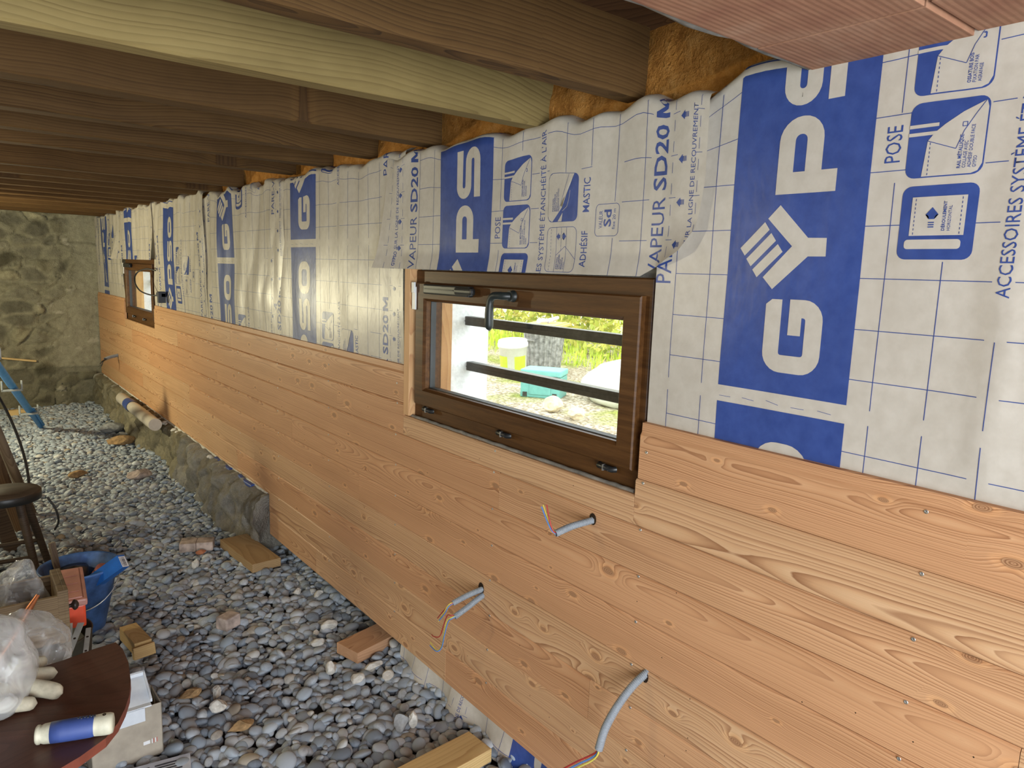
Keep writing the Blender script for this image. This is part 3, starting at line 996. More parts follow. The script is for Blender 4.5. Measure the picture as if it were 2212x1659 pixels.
window('window_1', W1, 'brown wood-grain window with black handle and garden view, nearest of the two', False)
window('window_2', W2, 'small far brown window glowing warm, next to the stone wall', True)

# ------------------------------------------------------------------ printed vapour membrane
PER = 1.048


class Roll:
    """print of the membrane in roll coordinates: a across the width from the left lap edge, b up the roll from a print gap"""

    def __init__(s):
        s.v, s.f, s.m, s.lay = [], [], [], []

    def poly(s, pts, mi=0, lay=0):
        b = len(s.v)
        s.v += [(p[0], p[1], lay) for p in pts]
        s.f.append(tuple(range(b, b + len(pts))))
        s.m.append(mi)

    def rect(s, a0, a1, b0, b1, mi=0, lay=0):
        s.poly([(a0, b0), (a1, b0), (a1, b1), (a0, b1)], mi, lay)

    def line(s, p, q, w=0.0016, mi=0, lay=0):
        dx, dy = q[0] - p[0], q[1] - p[1]
        L = math.hypot(dx, dy) or 1
        nx, ny = -dy / L * w / 2, dx / L * w / 2
        s.poly([(p[0] + nx, p[1] + ny), (p[0] - nx, p[1] - ny), (q[0] - nx, q[1] - ny), (q[0] + nx, q[1] + ny)], mi, lay)

    def path(s, pts, w=0.0016, mi=0, lay=0, close=False):
        P = list(pts) + ([pts[0]] if close else [])
        for p, q in zip(P[:-1], P[1:]):
            s.line(p, q, w, mi, lay)

    def stroke(s, pts, w, T, mi, lay):
        """thick mitred stroke through pts (local letter coordinates), T maps to (a,b)"""
        n = len(pts)
        L, Rr = [], []
        for i in range(n):
            d0 = Vector(pts[i]) - Vector(pts[i - 1]) if i else Vector(pts[1]) - Vector(pts[0])
            d1 = Vector(pts[i + 1]) - Vector(pts[i]) if i < n - 1 else d0
            d0.normalize()
            d1.normalize()
            t_ = (d0 + d1).normalized()
            nn = Vector((-t_.y, t_.x))
            k = w / 2 / max(0.5, nn.dot(Vector((-d0.y, d0.x))))
            L.append(Vector(pts[i]) + nn * k)
            Rr.append(Vector(pts[i]) - nn * k)
        for i in range(n - 1):
            s.poly([T(L[i]), T(L[i + 1]), T(Rr[i + 1]), T(Rr[i])], mi, lay)

    def text(s, txt, a_top, a_base, b0, b1, mi=0, lay=0, bold=0.0, caps=True):
        cu = bpy.data.curves.new('t', 'FONT')
        cu.body = txt
        cu.size = 1.0
        cu.resolution_u = 2
        cu.offset = bold
        ob = bpy.data.objects.new('t', cu)
        COL.objects.link(ob)
        dg = bpy.context.evaluated_depsgraph_get()
        me = bpy.data.meshes.new_from_object(ob.evaluated_get(dg))
        P = np.zeros(len(me.vertices) * 3)
        me.vertices.foreach_get('co', P)
        P = P.reshape(-1, 3)
        x0, x1 = P[:, 0].min(), P[:, 0].max()
        y1 = 0.73
        base = len(s.v)
        for p in P:
            s.v.append((a_base - p[1] / y1 * (a_base - a_top), b0 + (p[0] - x0) / (x1 - x0) * (b1 - b0), lay))
        for f in me.polygons:
            s.f.append(tuple(base + i for i in f.vertices))
            s.m.append(mi)
        bpy.data.objects.remove(ob)
        bpy.data.curves.remove(cu)
        bpy.data.meshes.remove(me)


def rrect(a0, a1, b0, b1, r, n=5):
    out = []
    for (ca, cb, st) in ((a1 - r, b1 - r, 0), (a0 + r, b1 - r, 90), (a0 + r, b0 + r, 180), (a1 - r, b0 + r, 270)):
        for k in range(n + 1):
            th = math.radians(st + 90 * k / n)
            out.append((ca + r * math.cos(th), cb + r * math.sin(th)))
    return out


def arcs(pts, r, n=6, close=False):
    """right-angled polyline with circular corners"""
    out = []
    m = len(pts)
    for i in range(m):
        if not close and i in (0, m - 1):
            out.append(pts[i])
            continue
        p0, p1, p2 = Vector(pts[i - 1]), Vector(pts[i]), Vector(pts[(i + 1) % m])
        u, v = (p0 - p1).normalized(), (p2 - p1).normalized()
        cc = p1 + (u + v) * r
        for k in range(n + 1):
            th = math.pi / 2 * k / n
            q = cc - v * r * math.cos(th) - u * r * math.sin(th)
            out.append((q.x, q.y))
    if close:
        out.append(out[0])
    return out


def roll_print():
    R = Roll()
    INK, PAPER = 1, 0
    for k in (-1, 0):
        o = k * PER
        # grid
        for i in range(10):
            b = o + 0.072 + 0.1 * i
            if i in (5, 6, 4):
                segs = [(0.247, 0.395), (0.70, 0.765), (0.895, 0.93)] + ([(0.965, 0.975), (1.11, 1.15)] if i == 6 else []) + [(1.265, 1.36)]
            elif i in (2, 3):
                segs = [(0.247, 0.395), (0.70, 0.93), (0.965, 1.355)]
            else:
                segs = [(0.247, 0.395), (0.70, 0.93), (0.965, 1.36)]
            for a, c in segs:
                R.line((a, b), (c, b), 0.0015, INK)
            for a in (0.03, 0.118, 1.425, 1.50):      # lap ticks
                R.line((a, b), (a + 0.022, b), 0.0013, INK)
        for a in (0.247, 0.347, 0.747, 0.847, 0.947, 1.047, 1.147, 1.24, 1.34):
            segs = [(o + 0.015, o + 0.30), (o + 0.30, o + PER - 0.015)]
            if a == 0.747:
                segs = [(o + 0.015, o + 0.45), (o + 0.575, o + PER - 0.015)]
            if a == 0.847:
                segs = [(o + 0.015, o + 0.305), (o + 0.745, o + PER - 0.015)]
            if a == 0.947:
                segs = [(o + 0.015, o + 0.17), (o + 0.82, o + PER - 0.015)]
            if a == 1.047:
                segs = [(o + 0.015, o + 0.38), (o + 0.665, o + PER - 0.015)]
            if a == 1.147:
                segs = [(o + 0.015, o + 0.38), (o + 0.675, o + PER - 0.015)]
            if a == 1.24:
                segs = [(o + 0.015, o + 0.48), (o + 0.575, o + PER - 0.015)]
            for p, q in segs:
                R.line((a, p), (a, q), 0.0015, INK)
        for a in (0.365, 1.352, 0.128, 0.052, 1.432, 1.512):
            for j in range(21):
                b = o + 0.03 + j * 0.05
                if a in (0.365, 1.352):
                    continue
                R.line((a, b), (a, b + 0.026), 0.0012, INK)
        for i in range(5):
            R.line((0.40 + i * 0.06, o - 0.006 + 0.003 * (i % 3)), (0.43 + i * 0.06, o - 0.006), 0.001, INK)
        # arrows of the overlap zone
        for i in range(10):
            b = o + 0.06 + 0.1 * i
            for (a, sg) in ((1.463, -1), (0.112, 1)):
                R.poly([(a + sg * 0.012, b), (a, b + 0.011), (a, b + 0.006), (a - sg * 0.003, b + 0.006), (a - sg * 0.003, b - 0.006), (a, b - 0.006), (a, b - 0.011)], INK)
                for q in range(3):
                    R.rect(min(a - sg * (0.0045 + q * 0.003), a - sg * (0.006 + q * 0.003)), max(a - sg * (0.0045 + q * 0.003), a - sg * (0.006 + q * 0.003)), b - 0.006, b + 0.006, INK)
        # lettering
        for (at, ab) in ((0.182, 0.232), (1.370, 1.413)):
            R.text('PARE-VAPEUR', at, ab, o + 0.248, o + 0.575, INK)
            R.text('SD20', at, ab, o + 0.592, o + 0.752, INK, bold=0.020)
            hh_, ww_ = ab - at, 0.056
            TM = lambda p, ab=ab: (ab - p[1], o + 0.768 + p[0])
            for q in (((0, 0), (0.012, 0), (0.012, hh_), (0, hh_)), ((ww_ - 0.012, 0), (ww_, 0), (ww_, hh_), (ww_ - 0.012, hh_)), ((0.002, hh_), (0.013, hh_), (ww_ / 2 + 0.006, 0.006), (ww_ / 2 - 0.006, 0.006)), ((ww_ - 0.013, hh_), (ww_ - 0.002, hh_), (ww_ / 2 + 0.006, 0.006), (ww_ / 2 - 0.006, 0.006))):
                R.poly([TM(v_) for v_ in q], INK, 0)
        for (at, ab) in ((0.086, 0.102), (1.4895, 1.5035)):
            R.text('ZONE DE RECOUVREMENT - DÉBORD DE MEMBRANE', at, ab, o + 0.03, o + 0.385, INK)
            R.text('GYPSO', at, ab, o + 0.392, o + 0.448, INK, bold=0.02)
            R.text('SUR LA LIGNE DE RECOUVREMENT', at, ab, o + 0.457, o + 0.784, INK)
        R.text('POSE', 0.722, 0.752, o + 0.487, o + 0.553, INK)
        R.text('ACCESSOIRES SYSTÈME ÉTANCHÉITÉ À L\u2019AIR', 0.9365, 0.959, o + 0.245, o + 0.785, INK)
        R.text('ADHÉSIF', 1.120, 1.146, o + 0.402, o + 0.501, INK, bold=0.008)
        R.text('MASTIC', 1.120, 1.146, o + 0.552, o + 0.645, INK, bold=0.008)
        # blue band with the block letters
        R.rect(0.395, 0.70, o + 0.019, o + PER - 0.019, INK, 0)
        T = None

        def mk(bo):
            return lambda p: (0.633 - p[0 + 1], o + bo + p[0])
        W_, H_, w = 0.158, 0.132, 0.038
        h = w / 2
        # G
        T = mk(0.066)
        R.stroke(arcs([(W_ - 0.012, H_ - h), (h, H_ - h), (h, h), (W_ - h, h), (W_ - h, 0.076)], 0.0245), w, T, PAPER, 1)
        R.poly([T((W_ - 0.012, H_)), T((W_ - 0.001, H_ - 0.014)), T((W_ - 0.001, H_ - w)), T((W_ - 0.012, H_ - w))], PAPER, 1)
        R.poly([T((0.082, 0.047)), T((W_ - w + 0.001, 0.047)), T((W_ - w + 0.001, 0.076)), T((0.082, 0.076))], PAPER, 1)
        # Y mark with the three bars
        my = [(0.879, 1.804), (0.906, 1.777), (0.811, 1.735), (0.77, 1.734), (0.769, 1.697), (0.808, 1.697), (0.883, 1.627), (0.908, 1.652), (0.845, 1.718)]
        def wl(p):
            return (1.395 - p[0], o + p[1] - 1.383)
        R.poly([wl(p) for p in ((0.811, 1.735), (0.77, 1.734), (0.769, 1.697), (0.808, 1.697))], PAPER, 1)
        R.poly([wl(p) for p in ((0.808, 1.697), (0.883, 1.627), (0.908, 1.652), (0.845, 1.718))], PAPER, 1)
        R.poly([wl(p) for p in ((0.811, 1.735), (0.808, 1.697), (0.845, 1.718))], PAPER, 1)
        R.poly([wl(p) for p in ((0.879, 1.804), (0.811, 1.735), (0.845, 1.718), (0.906, 1.777))], PAPER, 1)
        for j in range(3):
            sh = (-0.0285 * j * 0.72, -0.0285 * j * 0.98)
            e1, e2 = (0.913 + 0.018 * 0.0 - 0.0175 * j, 1.770 - 0.0235 * j), (0.971 - 0.0175 * j, 1.715 - 0.0235 * j)
            wv = (-0.0125, -0.0165)
            R.poly([wl(e1), wl(e2), wl((e2[0] + wv[0], e2[1] + wv[1])), wl((e1[0] + wv[0], e1[1] + wv[1]))], PAPER, 1)
        # P
        T = mk(0.443)
        R.poly([T((0, 0)), T((0.044, 0)), T((0.044, H_)), T((0, H_))], PAPER, 1)
        R.stroke(arcs([(0.043, H_ - 0.018), (W_ - 0.020, H_ - 0.018), (W_ - 0.020, 0.052), (0.043, 0.052)], 0.030), 0.036, T, PAPER, 1)
        # S
        T = mk(0.621)
        w2 = 0.0335
        R.stroke(arcs([(W_ - 0.003, H_ - w2 / 2), (w2 / 2, H_ - w2 / 2), (w2 / 2, H_ / 2), (W_ - w2 / 2, H_ / 2), (W_ - w2 / 2, w2 / 2), (0.003, w2 / 2)], 0.0240), w2, T, PAPER, 1)
        # O
        T = mk(0.802)
        R.stroke(arcs([(h, h), (W_ - h, h), (W_ - h, H_ - h), (h, H_ - h)], 0.036, close=True), w, T, PAPER, 1)
        # pictograms, first column
        a0, a1 = 0.764, 0.892
        R.poly(rrect(a0, a1, o + 0.309, o + 0.441, 0.016), INK, 0)
        R.rect(a0 + 0.019, a1 - 0.017, o + 0.352, o + 0.421, PAPER, 1)
        R.poly(rrect(a0 + 0.012, a1 - 0.02, o + 0.328, o + 0.345, 0.006), PAPER, 1)
        R.line((a0 + 0.018, o + 0.3485), (a1 - 0.017, o + 0.3485), 0.0012, INK, 2)
        for j in range(9):
            for a in (a0 + 0.026, a1 - 0.024):
                R.line((a, o + 0.354 + j * 0.0075), (a, o + 0.358 + j * 0.0075), 0.0012, INK, 2)
        c_ = a0 + 0.056
        R.poly([(c_, o + 0.402), (c_ - 0.011, o + 0.389), (c_ - 0.005, o + 0.389), (c_ - 0.005, o + 0.381), (c_ + 0.005, o + 0.381), (c_ + 0.005, o + 0.389), (c_ + 0.011, o + 0.389)], INK, 2)
        for j in range(3):
            R.rect(c_ - 0.005, c_ + 0.005, o + 0.374 - j * 0.004, o + 0.376 - j * 0.004, INK, 2)
        R.text('DÉROULEMENT', a0 + 0.074, a0 + 0.0795, o + 0.360, o + 0.412, INK, 2, bold=0.02)
        R.text('HORIZONTAL', a0 + 0.083, a0 + 0.0885, o + 0.360, o + 0.404, INK, 2)
        for (q0, lines, rail) in ((0.455, ('RAIL MÉTALLIQUE', 'COLLAGE AVEC', 'ADHÉSIF DOUBLE FACE', 'GYPSO'), True), (0.598, ('OSSATURE BOIS', 'FIXATION PAR', 'AGRAFAGE'), False)):
            b0, b1 = o + q0, o + q0 + 0.131
            R.poly(rrect(a0, a1, b0, b1, 0.017), INK, 0)
            # paper flap, the curved lower right field
            R.poly([(a0 + 0.029, b0 + 0.0022), (a1 - 0.018, b0 + 0.0022), (a1 - 0.008, b0 + 0.006), (a1 - 0.0022, b0 + 0.018), (a1 - 0.0022, b1 - 0.02), (a1 - 0.006, b1 - 0.008),
                    (a1 - 0.040, b0 + 0.108), (a0 + 0.060, b0 + 0.090), (a0 + 0.045, b0 + 0.078), (a0 + 0.034, b0 + 0.064)], PAPER, 1)
            for j in range(2):
                R.rect(a0, a0 + 0.058 - j * 0.008, b0 + 0.074 + j * 0.014, b0 + 0.080 + j * 0.014, PAPER, 1)
            R.path([(a0 + 0.034, b0 + 0.064), (a0 + 0.082, b0 + 0.046), (a0 + 0.092, b0 + 0.075), (a0 + 0.108, b0 + 0.102), (a1 - 0.006, b1 - 0.008)], 0.0012, INK, 2)
            for j in range(8):
                R.line((a0 + 0.039, b0 + 0.004 + j * 0.0075), (a0 + 0.039, b0 + 0.008 + j * 0.0075), 0.0012, INK, 2)
            if rail:
                R.path([(a0 + 0.089, b0 + 0.083), (a0 + 0.089, b0 + 0.090), (a0 + 0.096, b0 + 0.090), (a0 + 0.096, b0 + 0.083)], 0.0012, INK, 2, True)
            else:
                R.path([(a0 + 0.104, b0 + 0.084), (a0 + 0.108, b0 + 0.084), (a0 + 0.108, b0 + 0.092), (a0 + 0.104, b0 + 0.092)], 0.0022, INK, 2)
            for j, tx in enumerate(lines):
                R.text(tx, a0 + 0.0865 + j * 0.0082, a0 + 0.0925 + j * 0.0082, b0 + 0.012, b0 + 0.012 + 0.0038 * len(tx), INK, 2, bold=0.02 if j == 0 else 0.005)
        # second column
        a0, a1 = 0.974, 1.101
        b0, b1 = o + 0.387, o + 0.514
        R.path(rrect(a0, a1, b0, b1, 0.018), 0.0014, INK, 0, True)
        for a in (a0 + 0.042, a0 + 0.085):
            R.line((a, b0), (a, b1), 0.0011, INK)
        for j in range(13):
            R.line((a0 + 0.018, b0 + 0.004 + j * 0.0095), (a0 + 0.018, b0 + 0.009 + j * 0.0095), 0.0012, INK)
            if j > 5:
                R.line((a0 + 0.063, b0 + 0.004 + j * 0.0095), (a0 + 0.063, b0 + 0.012 + j * 0.0095), 0.0011, INK)
        R.path([(a0 + 0.042, b0 + 0.048), (a0 + 0.080, b0 + 0.073), (a1, b0 + 0.036)], 0.0012, INK)
        for sg in (-1, 1):
            c_ = a0 + 0.063 + sg * 0.011
            R.poly([(c_ + sg * 0.010, b0 + 0.101), (c_, b0 + 0.112), (c_, b0 + 0.106), (c_ - sg * 0.006, b0 + 0.106), (c_ - sg * 0.006, b0 + 0.096), (c_, b0 + 0.096), (c_, b0 + 0.090)], INK)
        for j, tx in enumerate(('JONCTION', 'DES LAIZES', 'ADHÉSIF', 'MEMBRANE', 'GYPSO')):
            R.text(tx, a0 + 0.047 + j * 0.0075, a0 + 0.0525 + j * 0.0075, b0 + 0.008, b0 + 0.008 + 0.0042 * len(tx), INK, 0, bold=0.02 if j < 2 else 0.005)
        b0, b1 = o + 0.529, o + 0.664
        R.poly(rrect(a0, a1, b0, b1, 0.018), INK, 0)
        R.poly([(a0 + 0.0014, b0 + 0.018), (a0 + 0.006, b0 + 0.007), (a0 + 0.018, b0 + 0.0014), (a0 + 0.022, b0 + 0.0014), (a0 + 0.062, b0 + 0.040), (a0 + 0.070, b0 + 0.060), (a1 - 0.018, b1 - 0.0014),
                (a0 + 0.018, b1 - 0.0014), (a0 + 0.006, b1 - 0.007), (a0 + 0.0014, b1 - 0.018)], PAPER, 1)
        R.poly([(a0 + 0.045, b0 + 0.0014), (a0 + 0.062, b0 + 0.0014), (a0 + 0.066, b0 + 0.026)], PAPER, 1)
        R.path([(a0 + 0.064, b0 + 0.030), (a0 + 0.083, b0 + 0.042), (a0 + 0.090, b0 + 0.062), (a0 + 0.094, b0 + 0.086)], 0.0012, PAPER, 1)
        R.line((a0 + 0.050, b0 + 0.034), (a0 + 0.088, b1 - 0.002), 0.001, INK, 2)
        for j, tx in enumerate(('FIXATION', 'SOLS POREUX', 'MASTIC COLLE', 'MEMBRANE GYPSO')):
            R.text(tx, a0 + 0.020 + j * 0.0075, a0 + 0.0255 + j * 0.0075, b0 + 0.030, b0 + 0.030 + 0.0045 * len(tx), INK, 2, bold=0.02 if j < 2 else 0.005)
        R.path(rrect(1.173, 1.258, o + 0.486, o + 0.570, 0.012), 0.0014, INK, 0, True)
        R.text('VALEUR', 1.185, 1.199, o + 0.506, o + 0.553, INK)
        R.text('Sd', 1.203, 1.230, o + 0.510, o + 0.555, INK, bold=0.02)
        R.text('fixe 20 m', 1.235, 1.246, o + 0.503, o + 0.556, INK)
    # to bmesh, triangulated and diced so that it can follow the folds of a sheet
    bm = bmesh.new()
    lay = bm.verts.layers.float.new('lay')
    bv = []
    for (a, b, l) in R.v:
        v = bm.verts.new((a, b, 0))
        v[lay] = l
        bv.append(v)
    for f, mi in zip(R.f, R.m):
        try:
            bf = bm.faces.new([bv[i] for i in f])
            bf.material_index = mi
        except ValueError:
            pass
    bmesh.ops.triangulate(bm, faces=[f for f in bm.faces if len(f.verts) > 4], ngon_method='EAR_CLIP')
    for i in range(1, 62):
        bmesh.ops.bisect_plane(bm, geom=bm.verts[:] + bm.edges[:] + bm.faces[:], dist=1e-7, plane_co=(i * 0.025, 0, 0), plane_no=(1, 0, 0))
    for i in range(-43, 44):
        bmesh.ops.bisect_plane(bm, geom=bm.verts[:] + bm.edges[:] + bm.faces[:], dist=1e-7, plane_co=(0, i * 0.025, 0), plane_no=(0, 1, 0))
    return bm


PRINT = roll_print()


def sheet(label, yL, gap, z_lo, z_hi, a_lo, a_hi, base, amp, seed, cuts=(), extra=None, top_tuck=0.05, wavy=0.012, name='vapour_membrane'):
    """one hanging width of membrane; cuts = [(point, normal)] in (a,b) that trim it; extra(a, z) -> (dx, dy, dz)"""
    rs = np.random.RandomState(seed)
    ph = rs.rand(12) * 6.28
    waves = [(rs.uniform(5, 15), rs.uniform(-6, 6), 0.55, rs.rand() * 6.28) for _ in range(3)]
    waves += [(rs.uniform(18, 42), rs.uniform(-12, 12), 0.28, rs.rand() * 6.28) for _ in range(3)]
    waves += [(rs.uniform(-6, 6), rs.uniform(6, 16), 0.30, rs.rand() * 6.28) for _ in range(2)]
    kc = (rs.uniform(5, 9), rs.uniform(-5, 5), rs.uniform(3, 6))
    topk = rs.uniform(5, 40, 4)

    def deform(a, b, off):
        z = gap + b
        y = yL - a
        acc = np.zeros_like(y)
        for (ky, kz, am, pz) in waves:
            acc = acc + am * np.sin(ky * y + kz * z + pz)
        # sharp-edged creases out of a folded wave
        cr = np.abs(np.sin(kc[0] * y + kc[1] * z + 1.5 * np.sin(kc[2] * z + 3 * y) + ph[5]))
        acc = acc + 0.75 * (cr - 0.6)
        low = 0.25 + 0.75 * np.clip((z - 1.27) / 0.22, 0, 1)
        x = -base - amp * low * (0.9 + 0.62 * acc)
        topw = np.clip((z - (z_hi - 0.22)) / 0.22, 0, 1)
        dz = wavy * topw * (np.sin(topk[0] * 0.6 * y + ph[7]) + 0.6 * np.sin(topk[1] * y + ph[8]) + 0.35 * np.sin((topk[2] + 20) * y + ph[10]))
        x = x - amp * 0.5 * topw * np.sin(topk[3] * y + 5 * z + ph[9])
        e = np.clip((z - (z_hi - 0.035)) / 0.035, 0, 1)
        x = x + top_tuck * e * e + off * -0.00055
        z = z + dz - 0.012 * e * e
        if extra is not None:
            ex = extra(a, gap + b)
            x, y, z = x + ex[0], y + ex[1], z + ex[2]
        return np.stack([x, y, z], 1)

    def trimmed(bm):
        pl = [((a_lo, 0), (-1, 0)), ((a_hi, 0), (1, 0)), ((0, z_lo - gap), (0, -1)), ((0, z_hi - gap), (0, 1))] + list(cuts)
        for p, n in pl:
            bmesh.ops.bisect_plane(bm, geom=bm.verts[:] + bm.edges[:] + bm.faces[:], dist=1e-7, plane_co=(p[0], p[1], 0), plane_no=(n[0], n[1], 0), clear_outer=True)
    vs_all, fs_all, ms = [], [], []
    # the film itself
    bm = bmesh.new()
    st = 0.0125
    na, nb = int((a_hi - a_lo) / st) + 1, int((z_hi - z_lo) / st) + 1
    bmesh.ops.create_grid(bm, x_segments=na, y_segments=nb, size=0.5)
    for v in bm.verts:
        v.co = Vector((a_lo + (v.co.x + 0.5) * (a_hi - a_lo), z_lo - gap + (v.co.y + 0.5) * (z_hi - z_lo), 0))
    if cuts:
        trimmed(bm)
    for src, is_print in ((bm, False), (PRINT.copy(), True)):
        if is_print:
            trimmed(src)
        lay = src.verts.layers.float.get('lay')
        src.verts.index_update()
        P = np.array([v.co[:] for v in src.verts])
        off = np.array([1.0 + v[lay] for v in src.verts]) if is_print else np.zeros(len(P))
        b0 = len(vs_all)
        vs_all += [tuple(p) for p in deform(P[:, 0], P[:, 1], off)]
        for f in src.faces:
            fs_all.append(tuple(b0 + v.index for v in f.verts))
            ms.append(f.material_index)
        src.free()
    me = bpy.data.meshes.new(name)
    me.from_pydata(vs_all, [], fs_all)
    me.materials.append(M['film'])
    me.materials.append(M['ink'])
    me.polygons.foreach_set('material_index', ms)
    me.polygons.foreach_set('use_smooth', [True] * len(fs_all))
    me.update()
    # sheets hang with their own origin at the lower left
    o = link(name, me)
    return tag(o, label, 'vapour membrane', 'vapour membrane widths on the right wall')


def bulge_A(a, z):
    y = 1.395 - a
    return (-0.007 * np.exp(-((y - 0.44) / 0.035) ** 2) * np.clip((2.0 - z) / 0.4, 0, 1) * np.clip((z - 1.26) / 0.1, 0, 1), 0 * a, -0.055 * np.clip((0.40 - a) / 0.1, 0, 1) * np.clip((z - 1.88) / 0.2, 0, 1))


sheet('flat vapour membrane width right of the near window, largest blue band', 1.395, 1.383, 1.20, 2.125, 0.185, 1.53, 0.004, 0.0022, 1, extra=bulge_A, wavy=0.002, top_tuck=0.02)


def curl_2(a, z):
    low = np.clip((1.78 - z) / 0.14, 0, 1)
    r_ = np.clip((a - 1.40) / 0.14, 0, 1)
    l_ = np.clip((0.14 - a) / 0.14, 0, 1)
    dn = np.clip((2.07 - z) / 0.42, 0, 1)
    dx = -0.075 * r_ * low ** 1.5 - 0.030 * l_ * dn ** 1.5 - 0.012 * r_
    dy = 0.055 * l_ * dn ** 2
    sag = -0.010 * np.clip((1.70 - z) / 0.06, 0, 1)
    return (dx + sag, dy, 0 * a)


sheet('short vapour membrane piece hanging above the near window, its right edge curling off the wall', 2.60, 1.263, 1.645, 2.095, 0.0, 1.535, 0.012, 0.0042, 2,
      cuts=[((1.50, 0.474), (0.8, -0.6)), ((1.46, 0.436), (0.45, -0.9)), ((1.535, 0.60), (0.985, -0.17))], extra=curl_2, wavy=0.010)
sheet('vapour membrane width directly left of the near window, upright pale batten at its edge', 4.007, 1.753, 1.20, 2.105, 0.02, 1.54, 0.006, 0.0038, 3)
sheet('vapour membrane width mid-wall, second to the left of the near window', 5.245, 1.660, 1.20, 2.105, 0.03, 1.54, 0.003, 0.0065, 4, wavy=0.014)
sheet('creased vapour membrane width immediately right of the far window', 6.655, 2.070, 1.20, 2.135, 0.0, 1.54, 0.004, 0.0105, 5, wavy=0.011)


def curl_6(a, z):
    l_ = np.clip((0.16 - a) / 0.16, 0, 1)
    r_ = np.clip((a - 1.42) / 0.12, 0, 1)
    dn = np.clip((2.0 - z) / 0.36, 0, 1)
    return (-0.05 * l_ * dn ** 1.5 - 0.03 * r_ * dn ** 2, 0.16 * l_ * dn ** 2, 0 * a)


sheet('short crumpled vapour membrane piece hanging above the far window', 8.085, 2.005, 1.650, 2.135, 0.0, 1.50, 0.018, 0.009, 6, extra=curl_6, wavy=0.012)
sheet('last vapour membrane width between the far window and the stone wall', 9.44, 1.330, 1.22, 2.13, 0.0, 1.52, 0.003, 0.010, 7, wavy=0.010)


# strip of membrane poking out under the near cladding and down onto the pebbles
def skirt_bend(a, z):
    dn = np.clip((0.13 - z) / 0.13, 0, 1)
    return (-0.030 * dn ** 1.4 - 0.018 * dn * np.sin(a * 23), 0 * a, 0 * a)


sheet('strip of membrane with a blue band poking out under the near cladding', 2.085, -0.03, 0.012, 0.145, 0.02, 1.50, 0.009, 0.004, 8, extra=skirt_bend, top_tuck=0.0, wavy=0.0, name='membrane_strip')
sheet('strip of pale membrane under the near cladding next to the pinkish offcut', 3.18, -0.03, 0.012, 0.145, 0.72, 1.25, 0.005, 0.004, 9, extra=skirt_bend, top_tuck=0.0, wavy=0.0, name='membrane_strip')

# ------------------------------------------------------------------ stone footing under the far cladding
def footing():
    ny, nq = 560, 52
    vs, fs, cols = [], [], []
    for i in range(ny + 1):
        y = STEP_Y + 0.003 + (9.44 - STEP_Y) * i / ny
        out = 0.10 + 0.035 * noise.noise((y * 1.1, 0, 3)) + 0.05 * math.exp(-((y - 4.55) / 0.28) ** 2) - 0.05 * math.exp(-((y - 6.3) / 0.4) ** 2)
        for j in range(nq + 1):
            q = j / nq
            # profile: flat shelf under the boards, rounded shoulder, rough face down to the pebbles
            if q < 0.25:
                x, z = 0.06 - 0.05 * q / 0.25, 0.335
            elif q < 0.5:
                u = (q - 0.25) / 0.25
                x, z = 0.01 - (out * 0.7) * math.sin(u * 1.57), 0.335 - 0.05 * (1 - math.cos(u * 1.57))
            else:
                u = (q - 0.5) / 0.5
                x, z = 0.01 - out * (0.7 + 0.3 * u), 0.285 - 0.36 * u
            d, p = noise.voronoi(Vector((y * 4.2, z * 5, x * 5)))
            e = min(1, (d[1] - d[0]) * 2.5)
            f = noise.fractal((y * 7, z * 7, x * 7), 0.9, 2.1, 5)
            k = 0.0 if q < 0.12 else min(1, (q - 0.12) / 0.25)
            rg = 1 - 2 * abs(noise.noise((y * 5.5, z * 6 + 3, x * 6)))
            x -= k * (0.030 * e ** 0.6 + 0.032 * f + 0.022 * rg)
            z += k * 0.018 * f - (0.02 if q < .25 else 0) * k
            vs.append((x, y, z))
            rn = noise.cell(p[0] * 4.1 + Vector((3.3, 1.1, 9.2)))
            c = np.array((0.30, 0.29, 0.275)) * (0.9 + 0.22 * rn)
            if y > 5.7:
                c = np.array((0.31, 0.285, 0.21)) * (0.88 + 0.26 * rn)
            if f > 0.40 and q < 0.55:
                c = np.array((0.44, 0.44, 0.41))
            if f < -0.25:
                c = c * 0.8 + np.array((0.06, 0.045, 0.02))
            cols += [c[0], c[1], c[2], 1.0]
    n = nq + 1
    for i in range(ny):
        for j in range(nq):
            a = i * n + j
            fs.append((a, a + 1, a + n + 1, a + n))
    fs.append(tuple(range(n)) + (len(vs), len(vs) + 1))
    vs += [(0.09, STEP_Y + 0.02, -0.08), (0.09, STEP_Y + 0.02, 0.335)]
    cols += [0.36, 0.35, 0.33, 1.0] * 2
    m = MB()
    m.add(vs, fs, 0, True)
    me = m.mesh('trim_2', [M['stone']])
    at = me.color_attributes.new('tint', 'FLOAT_COLOR', 'POINT')
    at.data.foreach_set('color', np.array(cols, dtype=np.float32))
    return link('trim_2', me)


tag(footing(), 'rough grey stone footing below the far stretch of cladding', 'stone footing', kind='structure')
